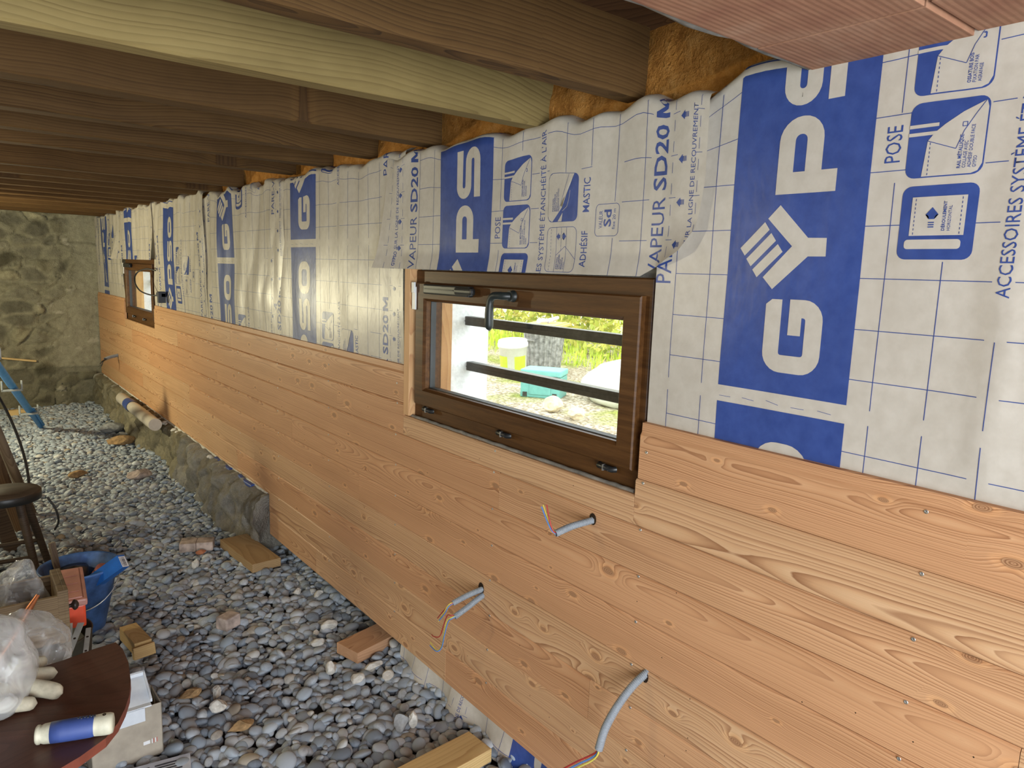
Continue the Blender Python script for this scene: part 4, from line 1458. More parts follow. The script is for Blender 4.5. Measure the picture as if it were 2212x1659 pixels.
# ragged foam and membrane edge between the footing and the boards
m = MB()
pts = [(-0.016 + 0.008 * noise.noise((k * .43, 0, 0)), 4.0 + 5.3 * k / 150, 0.333 + 0.006 * noise.noise((k * .5, 2, 0))) for k in range(151)]
m.tube(pts, [0.009 + 0.007 * noise.noise((k * .5, 5, 0)) for k in range(151)], 7)
for k in range(26):
    y = random.uniform(4.6, 7.2)
    r_ = random.uniform(0.015, 0.035)
    m.lathe([(0.001, -r_ * .5), (r_ * .8, -r_ * .3), (r_, 0), (r_ * .7, r_ * .35), (0.001, r_ * .5)], 8, 0, Matrix.Translation((-0.035, y, 0.318)))
tag(m.build('foam_strip', M['plaster_chunk']), 'white crumbly foam bead along the lower edge of the far cladding', 'foam strip')
for (ya, yb, lab) in ((4.62, 4.95, 'longer blue printed membrane scrap tucked under the far cladding edge'), (4.2, 4.45, 'shorter blue printed membrane scrap under the cladding edge nearest the step')):
    m = MB()
    m.tube([(-0.030, ya, 0.325), (-0.034, (ya + yb) / 2, 0.322), (-0.028, yb, 0.327)], 0.017, 10)
    tag(m.build('membrane_scrap', M['ink']), lab, 'membrane scrap', 'membrane scraps under the cladding')

# rolled remnant of membrane lying on the footing
rt = thing('membrane_roll', 'cream roll of membrane with a blue printed ring lying on the stone footing', 'membrane roll', (-0.125, 6.75, 0.335))
A, B = Vector((0.0, 0.92, -0.01)), Vector((-0.03, -0.62, 0.02))
d_ = (B - A)
m = MB()
pp = [A + d_ * (k / 24) for k in range(25)]
m.tube(pp, [0.050 + 0.005 * noise.noise((k * .6, 1, 1)) for k in range(25)], 20)
rbody = m.build('roll_body', M['film'], rt)
m = MB()
m.tube([A + d_ * 0.24, A + d_ * 0.27, A + d_ * 0.36, A + d_ * 0.38], [0.0535, 0.055, 0.055, 0.0535], 20, cap=False)
m.build('printed_ring', M['ink'], rbody)
m = MB()
sp = []
for k in range(60):
    a = k * 0.42
    r_ = 0.010 + 0.00068 * k
    sp.append(A - d_.normalized() * 0.006 + Vector((math.cos(a) * r_, 0, math.sin(a) * r_)))
m.tube(sp, 0.004, 5)
m.build('spiral_end', M['plaster_chunk'], rbody)

# ------------------------------------------------------------------ electrical conduits


def conduit(name, label, tubes, group='grey conduits through the cladding'):
    """tubes: list of (path, radius, wires) ; wires = list of (material, path, radius)"""
    base = tubes[0][0][0]
    root = thing(name, label, 'conduit', base, group=group)
    bv = Vector(base)
    for path, r, wires in tubes:
        P = smooth_path([Vector(p) - bv for p in path], 28)
        # corrugation: resample densely by length
        L = [0]
        for p, q in zip(P[:-1], P[1:]):
            L.append(L[-1] + (q - p).length)
        n = int(L[-1] / 0.0008)
        Q, rs = [], []
        j = 0
        for k in range(n + 1):
            s_ = L[-1] * k / n
            while j < len(L) - 2 and L[j + 1] < s_:
                j += 1
            u = (s_ - L[j]) / max(1e-9, L[j + 1] - L[j])
            Q.append(P[j].lerp(P[j + 1], min(1, u)))
            rs.append(r * (0.80 + 0.20 * (0.5 + 0.5 * math.cos(s_ / 0.0048 * 2 * math.pi)) ** 0.7))
        m = MB()
        m.tube(Q, rs, 14, cap=False)
        m.tube(Q[-1:] + [Q[-1] - (Q[-1] - Q[-4]).normalized() * 0.02], [r * 0.86, r * 0.86], 14, 0, cap=False)
        tube_ = m.build('conduit_tube', M['conduit'], root)
        for mat, wp, wr in wires:
            w = MB()
            w.tube(smooth_path([Vector(p) - bv for p in wp], 8), wr, 8)
            w.build('wire', M[mat], tube_)
    return root


conduit('electrical_conduit', 'grey conduit below the near window with three short wires pointing up', [
    ([(0.02, 1.352, 0.975), (-0.022, 1.370, 0.962), (-0.075, 1.396, 0.947), (-0.130, 1.404, 0.934)], 0.0105, [
        ('wire_red', [(-0.11, 1.405, 0.936), (-0.132, 1.407, 0.938), (-0.140, 1.416, 0.962), (-0.139, 1.436, 1.010)], 0.0019),
        ('wire_blue', [(-0.11, 1.407, 0.934), (-0.133, 1.410, 0.937), (-0.139, 1.428, 0.960), (-0.138, 1.458, 0.997)], 0.0019),
        ('wire_yellow', [(-0.11, 1.403, 0.935), (-0.131, 1.409, 0.939), (-0.137, 1.428, 0.968), (-0.136, 1.454, 1.003)], 0.0019)])])
conduit('electrical_conduit', 'pair of grey conduits in one hole with red, yellow and blue wires drooping', [
    ([(0.02, 1.872, 0.572), (-0.022, 1.882, 0.560), (-0.07, 1.896, 0.546), (-0.125, 1.908, 0.526)], 0.0105, [
        ('wire_red', [(-0.10, 1.904, 0.53), (-0.132, 1.914, 0.521), (-0.136, 1.952, 0.480), (-0.132, 1.990, 0.440)], 0.0018),
        ('wire_yellow', [(-0.10, 1.904, 0.53), (-0.134, 1.915, 0.522), (-0.140, 1.940, 0.482), (-0.138, 1.975, 0.436)], 0.0018),
        ('wire_blue', [(-0.10, 1.905, 0.53), (-0.134, 1.914, 0.517), (-0.142, 1.930, 0.484), (-0.140, 1.968, 0.442)], 0.0018)]),
    ([(0.02, 1.866, 0.550), (-0.024, 1.877, 0.538), (-0.08, 1.878, 0.514), (-0.138, 1.877, 0.493)], 0.0105, [
        ('wire_red', [(-0.11, 1.875, 0.50), (-0.145, 1.885, 0.497), (-0.147, 1.905, 0.490), (-0.145, 1.926, 0.455), (-0.142, 1.958, 0.39), (-0.146, 1.99, 0.375), (-0.142, 2.01, 0.372)], 0.0018),
        ('wire_yellow', [(-0.11, 1.874, 0.50), (-0.145, 1.880, 0.492), (-0.15, 1.902, 0.474), (-0.147, 1.925, 0.420), (-0.143, 1.945, 0.358), (-0.150, 1.962, 0.338), (-0.146, 2.012, 0.343)], 0.0018),
        ('wire_blue', [(-0.11, 1.874, 0.50), (-0.145, 1.878, 0.490), (-0.15, 1.896, 0.470), (-0.149, 1.918, 0.415), (-0.146, 1.940, 0.355), (-0.154, 1.960, 0.336), (-0.150, 2.008, 0.334)], 0.0018)])])
conduit('electrical_conduit', 'long drooping grey conduit lowest on the near cladding, wires running out of view', [
    ([(0.02, 1.138, 0.622), (-0.022, 1.147, 0.602), (-0.060, 1.158, 0.572), (-0.098, 1.172, 0.520), (-0.122, 1.186, 0.460), (-0.132, 1.194, 0.402)], 0.0115, [
        ('wire_red', [(-0.130, 1.194, 0.42), (-0.133, 1.200, 0.393), (-0.137, 1.222, 0.368), (-0.145, 1.26, 0.332), (-0.155, 1.31, 0.28)], 0.0024),
        ('wire_blue', [(-0.132, 1.193, 0.42), (-0.135, 1.196, 0.391), (-0.139, 1.217, 0.364), (-0.147, 1.254, 0.328), (-0.157, 1.304, 0.276)], 0.0024),
        ('wire_yellow', [(-0.134, 1.192, 0.42), (-0.137, 1.192, 0.390), (-0.141, 1.211, 0.361), (-0.149, 1.248, 0.324), (-0.159, 1.298, 0.272)], 0.0024)])])
conduit('electrical_conduit', 'short grey conduit stub on the far cladding near the stone wall', [
    ([(0.02, 8.37, 0.667), (-0.022, 8.355, 0.66), (-0.10, 8.30, 0.652), (-0.16, 8.24, 0.640)], 0.016, [
        ('cable_black', [(-0.13, 8.27, 0.645), (-0.18, 8.22, 0.62), (-0.20, 8.22, 0.57)], 0.005),
        ('cable_black', [(-0.13, 8.26, 0.645), (-0.19, 8.18, 0.63), (-0.22, 8.17, 0.60)], 0.005)])])
# loop of cable with a connector, beside the far window
cb = thing('cable_loop', 'thin black cable looped out over the far window from a dark connector', 'cable', (-0.03, 6.30, 1.375))
m = MB()
m.tube(smooth_path([(0.0, 0.06, 0.005), (-0.04, 0.13, -0.01), (-0.10, 0.30, 0.02), (-0.12, 0.40, 0.10), (-0.09, 0.42, 0.17), (-0.04, 0.32, 0.20), (0.01, 0.24, 0.19)], 8), 0.006, 8)
m.build('cable', M['cable_black'], cb)
m = MB()
m.box((-0.03, -0.10, -0.015), (0.005, 0.07, 0.018), bev=0.004)
m.box((-0.05, -0.10, -0.06), (0.005, -0.055, 0.03), bev=0.004)
m.build('connector', M['ink_dark'], cb)

# ------------------------------------------------------------------ offcuts and rubble on the pebbles


def plank(name, label, mat, size, loc, rz, rot=(0, 0), cat='timber offcut', chip=False, group='timber offcuts on the pebbles'):
    m = MB()
    l, w, h = size
    m.box((-l / 2, -w / 2, 0), (l / 2, w / 2, h), bev=0.002)
    o = m.build(name, M[mat], None, loc, (rot[0], rot[1], rz))
    return tag(o, label, cat, group)


plank('timber_offcut', 'thick brown board offcut lying flat on the pebbles beside the brick chunk', 'offcut_brown', (0.46, 0.158, 0.048), (-0.158, 3.90, 0.018), math.radians(-86))
plank('timber_offcut', 'pinkish timber offcut sticking out from under the near cladding', 'offcut_pink', (0.50, 0.135, 0.048), (0.06, 2.665, 0.016), math.radians(14))
plank('timber_offcut', 'pale yellow timber offcut at the lower edge, beside the membrane strip', 'offcut_pale', (0.75, 0.122, 0.048), (-0.455, 1.762, 0.020), math.radians(4))
o = plank('timber_offcut', 'stubby weathered timber block on the pebbles behind the cardboard box', 'offcut_pale', (0.19, 0.068, 0.058), (-0.868, 3.215, 0.012), math.radians(97))
o = plank('timber_offcut', 'thin splintered strip of wood lying against the stubby timber block', 'offcut_pale', (0.085, 0.022, 0.048), (-0.858, 3.095, 0.014), math.radians(10), (math.radians(-14), 0))
plank('timber_offcut', 'short yellow block at the foot of the stone wall', 'offcut_pale', (0.17, 0.07, 0.06), (-0.885, 8.95, 0.0), math.radians(4))
plank('timber_lath', 'thin pale lath leaning on the stone wall', 'offcut_pale', (0.60, 0.03, 0.02), (-0.95, 9.385, 0.545), math.radians(2), (0, math.radians(9)), 'lath', group=None)


def rock(name, label, mat, loc, size, seed, rz=0.0, flat=0.35, cat='rubble', group=None, sub=3):
    bm = bmesh.new()
    bmesh.ops.create_icosphere(bm, subdivisions=sub, radius=1.0)
    rs = random.Random(seed)
    planes = [(Vector((rs.uniform(-1, 1), rs.uniform(-1, 1), rs.uniform(-1, 1))).normalized(), rs.uniform(0.5, 0.85)) for _ in range(9)]
    for v in bm.verts:
        p = v.co.copy()
        for nn, dd in planes:
            k = p.dot(nn) - dd
            if k > 0:
                p -= nn * k
        p += v.co * 0.07 * noise.fractal(v.co * 2.6 + Vector((seed, 0, 0)), 0.9, 2.0, 3)
        v.co = Vector((p.x * size[0], p.y * size[1], p.z * size[2]))
    zmin = min(v.co.z for v in bm.verts)
    for v in bm.verts:
        v.co.z -= zmin
    me = bpy.data.meshes.new(name)
    bm.to_mesh(me)
    bm.free()
    me.materials.append(M[mat])
    o = link(name, me, None, loc, (0, 0, rz))
    return tag(o, label, cat, group)


GP = 'plaster crumbs on the pebbles'
rock('plaster_chunk', 'white plaster crumb on the pebbles level with the pair of conduits', 'plaster_chunk', (-0.123, 3.307, 0.012), (0.028, 0.02, 0.018), 1, 0.4, group=GP)
rock('plaster_chunk', 'largest white plaster lump left of the pinkish offcut', 'plaster_chunk', (-0.135, 2.885, 0.012), (0.044, 0.030, 0.022), 2, 0.2, group=GP)
rock('plaster_chunk', 'small white plaster crumb beside the largest plaster lump', 'plaster_chunk', (-0.205, 2.87, 0.012), (0.022, 0.014, 0.012), 3, 0.9, group=GP)
rock('plaster_chunk', 'cream plaster flake in front of the largest plaster lump', 'plaster_chunk', (-0.236, 2.775, 0.012), (0.034, 0.022, 0.018), 4, 0.1, group=GP)
rock('plaster_chunk', 'upright white plaster flake alone in the open middle of the pebbles', 'plaster_chunk', (-0.281, 2.545, 0.010), (0.034, 0.026, 0.03), 5, 1.0, group=GP)
rock('plaster_chunk', 'white plaster flake on the pebbles near the membrane strip, nearer the viewer than the bar', 'plaster_chunk', (-0.220, 2.430, 0.012), (0.040, 0.026, 0.018), 6, 0.5, group=GP)
rock('plaster_chunk', 'long white plaster bar just in front of the pinkish offcut', 'plaster_chunk', (-0.129, 2.477, 0.014), (0.052, 0.02, 0.014), 7, 0.1, group=GP)
rock('plaster_chunk', 'oval whitish plaster lump nearest the membrane strip', 'plaster_chunk', (-0.118, 2.372, 0.012), (0.036, 0.024, 0.018), 8, 0.6, group=GP)
rock('plaster_chunk', 'big two-tone grey and white plaster shard standing near the lowest offcut', 'slate_chunk', (-0.226, 2.065, 0.006), (0.038, 0.030, 0.040), 9, 0.8, group=GP)
rock('plaster_chunk', 'white flake leaning on the two-tone shard', 'plaster_chunk', (-0.195, 2.045, 0.012), (0.016, 0.020, 0.036), 19, 0.4, group=GP)
rock('plaster_chunk', 'pale cream plaster lump right of the cardboard box', 'plaster_chunk', (-0.722, 2.545, 0.012), (0.036, 0.032, 0.022), 10, 0.8, group=GP)
rock('plaster_chunk', 'pointed grey-white flake behind the cream plaster lump', 'plaster_chunk', (-0.705, 2.628, 0.010), (0.03, 0.018, 0.030), 11, 1.2, group=GP)
rock('plaster_chunk', 'white square crumb between the brick chunk and the bucket', 'plaster_chunk', (-0.45, 3.905, 0.010), (0.024, 0.022, 0.03), 12, 0.3, group=GP)
rock('plaster_chunk', 'whitish lump beside the pale end of the brown board offcut', 'plaster_chunk', (-0.04, 3.23, 0.010), (0.03, 0.022, 0.018), 21, 0.3, group=GP)
rock('clay_lump', 'ochre clay lump nearest the cardboard box', 'clay', (-0.782, 2.691, 0.008), (0.045, 0.030, 0.018), 13, 0.2, group='clay lumps')
rock('clay_lump', 'ochre clay lump in the lower middle of the pebbles', 'clay', (-0.693, 2.385, 0.010), (0.052, 0.026, 0.022), 14, 0.2, group='clay lumps')
rock('clay_lump', 'reddish clay clod by the far end of the pebble floor', 'clay', (-0.70, 6.10, 0.008), (0.075, 0.04, 0.03), 15, 0.2, group='clay lumps')
rock('stone_block', 'loose flat stone on the pebbles left of the membrane roll', 'slate_chunk', (-0.24, 7.62, 0.0), (0.14, 0.09, 0.05), 16, 0.5, cat='stone', group='loose stones by the footing')
rock('stone_block', 'pinkish loose stone at the foot of the stone footing', 'brick', (-0.33, 5.86, 0.0), (0.10, 0.06, 0.045), 17, 0.3, cat='stone', group='loose stones by the footing')
rock('stone_block', 'brown flat loose stone below the membrane roll', 'clay', (-0.26, 7.05, 0.0), (0.13, 0.075, 0.05), 18, 0.1, cat='stone', group='loose stones by the footing')
# brick pieces
m = MB()
for (x0, x1, w) in ((-0.088, 0.0, 0.05), (0.0, 0.09, 0.046)):
    m.box((x0, -w, 0), (x1, w, 0.052), bev=0.006)
o = m.build('brick_chunk', M['brick'], None, (-0.362, 4.19, 0.010), (0, 0, math.radians(-22)))
tag(o, 'mortar-crusted half brick beside the brown board offcut', 'brick')
rock('brick_chip', 'orange brick chip in front of the mortar-crusted half brick', 'brick_red', (-0.365, 4.10, 0.008), (0.03, 0.02, 0.016), 22, 0.2, cat='brick')
m = MB()
m.box((-0.042, -0.034, 0), (0.042, 0.034, 0.058), bev=0.008)
o = m.build('brick_chunk', M['brick'], None, (-0.498, 3.165, 0.010), (0, 0, math.radians(28)))
tag(o, 'small cube-like brick chunk alone on the open pebbles', 'brick')

# ------------------------------------------------------------------ table leaf with tools
TZ = 0.78
lf = thing('table_leaf', 'dark mahogany table leaf with a rounded corner, scratched and dusty', 'table leaf', (-1.42, 1.50, 0.0))
outl = [(-1.95, 1.66), (-1.60, 1.668), (-1.264, 1.719), (-1.209, 1.733), (-1.162, 1.739), (-1.155, 1.70), (-1.156, 1.63), (-1.166, 1.553), (-1.178, 1.50), (-1.194, 1.455), (-1.214, 1.412), (-1.240, 1.376), (-1.285, 1.345), (-1.35, 1.315), (-1.48, 1.27), (-1.95, 1.22)]
pl = [(x + 1.42, y - 1.50) for x, y in reversed(outl)]
m = MB()
m.prism(pl, TZ - 0.018, TZ, 0, mi_side=1)
o = m.build('leaf_top', [M['leaf'], M['red_edge']], lf)
m = MB()
for (lx, ly) in ((0.100, -0.03), (-0.35, 0.05), (-0.35, -0.15)):
    m = MB()
    m.tube([(lx, ly, 0.0), (lx, ly, TZ - 0.018)], 0.016, 16)
    m.build('leg', M['white_plastic'], lf)

# trowel handle lying on the leaf (blade hidden, pointing at the leaf)
th = thing('hand_tool', 'cream tool handle with a blue soft grip lying on the table leaf', 'hand tool', (-1.287, 1.406, TZ + 0.0195), (0, 0, math.radians(-18)))
th.scale = (0.735, 0.9, 0.9)
m = MB()
RX = Matrix.Rotation(math.radians(90), 4, 'Y')
m.lathe([(0.001, -0.077), (0.016, -0.077), (0.0185, -0.074), (0.0185, -0.069), (0.0165, -0.067), (0.019, -0.060), (0.020, -0.045)], 24, 0, RX)
m.lathe([(0.0200, 0.048), (0.0205, 0.055), (0.0215, 0.070), (0.021, 0.082), (0.019, 0.088), (0.012, 0.090), (0.001, 0.090)], 24, 0, RX)
m.lathe([(0.0185, -0.05), (0.019, 0.0), (0.0195, 0.05)], 24, 0, RX)
hbody = m.build('handle_body', M['grip_cream'], th)
m = MB()
m.lathe([(0.0185, -0.046), (0.0205, -0.045), (0.0212, -0.02), (0.0215, 0.01), (0.0212, 0.040), (0.0195, 0.050)], 28, 0, RX)
m.build('soft_grip', M['grip_blue'], hbody)
m = MB()
m.lathe([(0.001, 0.0205), (0.0042, 0.0206), (0.0042, 0.0218), (0.001, 0.0218)], 12, 0, Matrix.Translation((0.070, 0.0, 0.0)))
m.build('hanging_hole', M['hole'], hbody)
m = MB()
for k in range(6):
    m.box((0.012 + k * 0.007, -0.001 - 0.002 * (k % 2), 0.0195), (0.0155 + k * 0.007, 0.004, 0.0222))
m.build('stamped_marks', M['ink_dark'], hbody)

# rubber glove: fingers reaching out from under the bag
gl = thing('rubber_glove', 'dirty cream rubber glove lying on the table leaf, fingers spread', 'glove', (-1.404, 1.597, TZ))
m = MB()
# palm, then four fingers and the thumb as tapered rounded tubes
def finger(m, pts, r0, r1):
    P = smooth_path(pts, 6)
    n = len(P)
    rs = []
    for i in range(n):
        u = i / (n - 1)
        r_ = r0 + (r1 - r0) * u
        if u > 0.86:
            r_ *= math.sqrt(max(0.0, 1 - ((u - 0.86) / 0.14) ** 2)) * 0.93 + 0.07
        rs.append(r_)
    m.tube(P, rs, 14)
finger(m, [(-0.03, 0.02, 0.020), (0.030, 0.055, 0.024), (0.070, 0.090, 0.020), (0.108, 0.118, 0.013)], 0.017, 0.0125)
finger(m, [(-0.02, 0.01, 0.020), (0.040, 0.035, 0.025), (0.080, 0.046, 0.020), (0.120, 0.049, 0.013)], 0.018, 0.0130)
finger(m, [(-0.02, -0.01, 0.020), (0.040, 0.005, 0.026), (0.085, -0.015, 0.021), (0.118, -0.044, 0.014)], 0.0195, 0.0150)
finger(m, [(-0.03, -0.02, 0.020), (0.010, -0.035, 0.022), (0.045, -0.046, 0.018), (0.076, -0.050, 0.012)], 0.017, 0.0125)
finger(m, [(-0.06, -0.02, 0.018), (-0.05, -0.06, 0.020), (-0.02, -0.09, 0.018), (0.0, -0.10, 0.013)], 0.018, 0.013)
m.build('fingers', M['glove'], gl)
m = MB()
m.lathe([(0.001, -0.012), (0.055, -0.010), (0.068, 0.004), (0.058, 0.020), (0.001, 0.026)], 24, 0, Matrix.Translation((-0.035, 0.0, 0.018)), ell=(1.0, 0.80))
m.tube([(-0.06, 0.0, 0.030), (-0.20, 0.03, 0.040)], [0.030, 0.038], 18)
m.build('palm', M['glove'], gl)


def crumple(name, label, loc, size, seed, mat='polythene', amp=0.22, squash=0.4, sub=5, rz=0.0, cat='plastic bag', group='clear plastic bags', tear=None):
    bm = bmesh.new()
    bmesh.ops.create_icosphere(bm, subdivisions=sub, radius=1.0)
    for v in bm.verts:
        n_ = v.co.normalized()
        f = noise.noise(n_ * 1.5 + Vector((seed, 1, 2)))
        rdg = 1 - abs(noise.noise(n_ * 1.7 + Vector((seed * 2, 5, 1)))) * 2
        rd2 = 1 - abs(noise.noise(n_ * 4.0 + Vector((seed, 8, 3)))) * 2
        r_ = 1 + amp * (f + 0.40 * rdg + 0.10 * rd2)
        v.co = n_ * r_
        v.co = Vector((v.co.x * size[0], v.co.y * size[1], v.co.z * size[2]))
        if v.co.z < -size[2] * squash:
            v.co.z = -size[2] * squash + (v.co.z + size[2] * squash) * 0.08
    if tear:
        for f in [f for f in bm.faces if f.calc_center_median().dot(Vector(tear[0])) > tear[1]]:
            bm.faces.remove(f)
        for v in [v for v in bm.verts if not v.link_faces]:
            bm.verts.remove(v)
    zmin = min(v.co.z for v in bm.verts)
    for v in bm.verts:
        v.co.z -= zmin
    me = bpy.data.meshes.new(name)
    bm.to_mesh(me)
    bm.free()
    for p in me.polygons:
        p.use_smooth = True
    me.materials.append(M[mat])
    o = link(name, me, None, loc, (0, 0, rz))
    return tag(o, label, cat, group)


crumple('plastic_bag', 'large shiny clear plastic bag covering the rubber glove on the table leaf', (-1.462, 1.650, TZ + 0.001), (0.122, 0.165, 0.110), 3.1, squash=0.55, mat='polythene_milky')
crumple('plastic_bag', 'clear plastic bag with a white bottom seam between the large bag and the drawer', (-1.318, 1.835, TZ - 0.05), (0.074, 0.105, 0.075), 7.4, squash=0.5, tear=((0.5, -0.5, -0.6), 0.095))

# ------------------------------------------------------------------ wooden drawer on its support
dr = thing('oak_drawer_box', 'weathered oak drawer with a dark round knob, full of odds and ends', 'drawer', (-1.165, 2.777, 0.362))
DL, DW, DH = 0.62, 0.195, 0.175
m = MB()
m.box((-0.022, -DW / 2 - 0.008, 0), (0, DW / 2 + 0.008, DH + 0.012), bev=0.004)
m.box((-0.004, -DW / 2 - 0.008, DH - 0.030), (0.010, DW / 2 + 0.008, DH + 0.012), bev=0.003)
m.box((-0.004, -DW / 2 - 0.008, 0), (0.010, DW / 2 + 0.008, 0.030), bev=0.003)
m.box((-0.004, -DW / 2 - 0.008, 0.03), (0.010, -DW / 2 + 0.022, DH - 0.03), bev=0.003)
m.box((-0.004, DW / 2 - 0.022, 0.03), (0.010, DW / 2 + 0.008, DH - 0.03), bev=0.003)
dfront = m.build('drawer_front', M['drawer'], dr)
for sy in (-1, 1):
    m = MB()
    m.box((-DL, sy * DW / 2 - 0.007, 0.004), (-0.020, sy * DW / 2 + 0.007, DH - 0.006), bev=0.002)
    m.build('side_panel', M['drawer'], dr)
m = MB()
m.box((-DL, -DW / 2, 0.008), (-0.02, DW / 2, 0.020))
m.build('bottom_panel', M['drawer'], dr)
m = MB()
m.box((-DL - 0.014, -DW / 2, 0.004), (-DL, DW / 2, DH - 0.006))
m.build('rear_panel', M['drawer'], dr)
m = MB()
m.lathe([(0.007, 0.0), (0.006, 0.012), (0.008, 0.016), (0.017, 0.021), (0.0185, 0.026), (0.014, 0.033), (0.006, 0.037), (0.001, 0.038)], 20, 0, Matrix.Translation((0.010, -0.02, DH * 0.52)) @ RX)
m.build('knob', M['dark_knob'], dfront)
# what it stands on
m = MB()
m.box((-0.25, -0.22, 0.0), (0.25, 0.22, 0.359), bev=0.006)
tag(m.build('wooden_chest', M['drawer'], None, (-1.63, 2.755, 0.002)), 'low wooden chest carrying the oak drawer, almost hidden behind the table leaf', 'chest')

crumple('plastic_bag', 'small greyish clear bag standing in the oak drawer', (-1.275, 2.777, 0.384), (0.070, 0.078, 0.135), 11.3, squash=0.7, amp=0.25)
m = MB()
m.tube(smooth_path([(0, 0, 0), (0.075, 0.025, 0.09), (0.125, 0.05, 0.165), (0.158, 0.068, 0.208)], 6), [0.0105] * 13 + [0.0105, 0.0095, 0.0085, 0.0075, 0.007, 0.006], 16)
tag(m.build('copper_pipe', M['copper'], None, (-1.400, 2.560, 0.361)), 'short copper pipe leaning against the near side of the oak drawer', 'pipe')
m = MB()
for k in range(7):
    m.tube(smooth_path([(0.0 + 0.01 * k, 0.03 * math.sin(k), 0.0), (0.05, 0.04 * math.cos(k * 2), 0.012 + 0.003 * k), (0.11, 0.03 * math.sin(k * 3), 0.006)], 6), 0.004, 8)
tag(m.build('wire_bundle', M['steel_dark'], None, (-1.46, 2.777, 0.480)), 'tangle of shiny dark wire inside the oak drawer', 'wire bundle')
m = MB()
m.box((-0.08, -0.07, 0), (0.08, 0.07, 0.095), bev=0.01)
tag(m.build('tool_case', M['black_plastic'], None, (-1.45, 2.777, 0.384)), 'black case in the oak drawer beneath the tangled wire', 'case')

# orange organiser box with frosted lid, standing on a dark tub
tb = thing('dark_tub', 'dark olive tub holding grey metal brackets, behind the table leaf', 'tub', (-1.205, 2.95, 0.0))
m = MB()
m.lathe([(0.001, 0.006), (0.115, 0.006), (0.118, 0.0), (0.128, 0.02), (0.147, 0.270), (0.150, 0.280), (0.144, 0.280), (0.122, 0.02), (0.001, 0.016)], 36, 0)
m.build('tub_body', M['olive_tub'], tb)
og = thing('organiser_box', 'bright orange-red plastic box with a frosted pinkish lid beside the drawer knob', 'plastic box', (-1.106, 3.10, 0.282), (0, 0, math.radians(-5)))
m = MB()
lo, hi = (-0.046, -0.165), (0.048, 0.165)
m.box((lo[0] + 0.004, lo[1] + 0.004, 0), (hi[0] - 0.004, hi[1] - 0.004, 0.088), bev=0.008)
m.build('box_body', M['orange_plastic'], og)
m = MB()
m.box((lo[0] - 0.003, lo[1] - 0.003, 0.084), (hi[0] + 0.003, hi[1] + 0.003, 0.112), bev=0.008)
m.box((lo[0] + 0.012, lo[1] + 0.014, 0.109), (hi[0] - 0.012, hi[1] - 0.014, 0.116), bev=0.003)
for k in range(3):
    m.box((lo[0] + 0.014, -0.095 + 0.08 * k, 0.115), (hi[0] - 0.022, -0.091 + 0.08 * k, 0.118))
m.build('lid', M['lid_pink'], og)
for (A_, B_, w_, lab) in (((-1.205, 2.655, 0.235), (-1.103, 2.858, 0.335), 0.022, 'wide grey metal bracket slanting across the dark tub'),
                          ((-1.165, 2.700, 0.262), (-1.135, 2.885, 0.330), 0.018, 'grey metal bracket lying behind the wide one in the dark tub'),
                          ((-1.118, 2.690, 0.268), (-1.082, 2.850, 0.312), 0.017, 'short grey bracket with a round hole, rightmost in the dark tub')):
    A_, B_ = Vector(A_), Vector(B_)
    ex_ = (B_ - A_)
    h = ex_.length
    ex_.normalize()
    ey_ = Vector((0, 0, 1)).cross(ex_).normalized()
    ez_ = ex_.cross(ey_)
    m = MB()
    m.box((0, -w_ / 2, 0), (h, w_ / 2, 0.002), bev=0.0008)
    m.box((0, w_ / 2 - 0.002, -0.012), (h, w_ / 2, 0.002), bev=0.0008)
    for q in (0.72, 0.30):
        m.lathe([(0.0045, 0.0), (0.0001, 0.0004)], 12, 1, Matrix.Translation((h * q, 0, 0.0021)))
    o = m.build('shelf_bracket', [M['bracket'], M['hole']], None, A_)
    o.matrix_world = basis(ex_, ey_, ez_, A_)
    tag(o, lab, 'bracket', 'metal brackets in the dark tub')

# blue mortar bucket and what stands in it
bk = thing('mortar_bucket', 'chalky blue bucket with a wire handle on the pebbles', 'bucket', (-1.022, 3.525, 0.005))
m = MB()
m.lathe([(0.001, 0.0), (0.084, 0.0), (0.088, 0.004), (0.150, 0.285), (0.158, 0.290), (0.160, 0.298), (0.154, 0.300), (0.146, 0.290), (0.084, 0.012), (0.001, 0.010)], 44)
m.build('bucket_body', M['bucket_blue'], bk)
m = MB()
c_, s_ = math.cos(math.radians(-28)), math.sin(math.radians(-28))
arc = []
for k in range(25):
    a = math.pi * k / 24
    u, dn = math.cos(a) * 0.166, math.sin(a) * 0.155
    arc.append((u * c_ + dn * 0.62 * (-s_) * -1, u * s_ - dn * 0.75, 0.272 - dn * 0.92))
m.tube(arc, 0.0022, 8)
whandle = m.build('wire_handle', M['steel'], bk)
m = MB()
mid = arc[13]
m.tube([arc[11], arc[12], arc[13], arc[14]], 0.009, 10)
m.build('handle_grip', M['white_plastic'], whandle)
pk = thing('blue_carton', 'long blue carton with a printed white end label leaning out of the blue bucket', 'carton', (-1.035, 3.53, 0.0))
e_z = (Vector((-0.83, 3.30, 0.40)) - Vector((-1.06, 3.50, 0.17))).normalized()
e_x = Vector((0.45, -0.8, 0)).cross(e_z).cross(e_z).normalized() * -1
e_x = (Vector((0.6, -0.8, 0)) - e_z * e_z.dot(Vector((0.6, -0.8, 0)))).normalized()
e_y = e_z.cross(e_x)
Tm = basis(e_x, e_y, e_z, Vector((-1.06, 3.50, 0.17)) - Vector((-1.035, 3.53, 0.0)))
m = MB()
m.box((-0.030, -0.020, 0), (0.030, 0.020, 0.300), T=Tm, bev=0.001)
pbody = m.build('carton_body', M['pack_blue'], pk)
m = MB()
m.box((-0.022, -0.0175, 0.3002), (0.028, 0.0175, 0.3012), T=Tm)
random.seed(2)
xq = -0.018
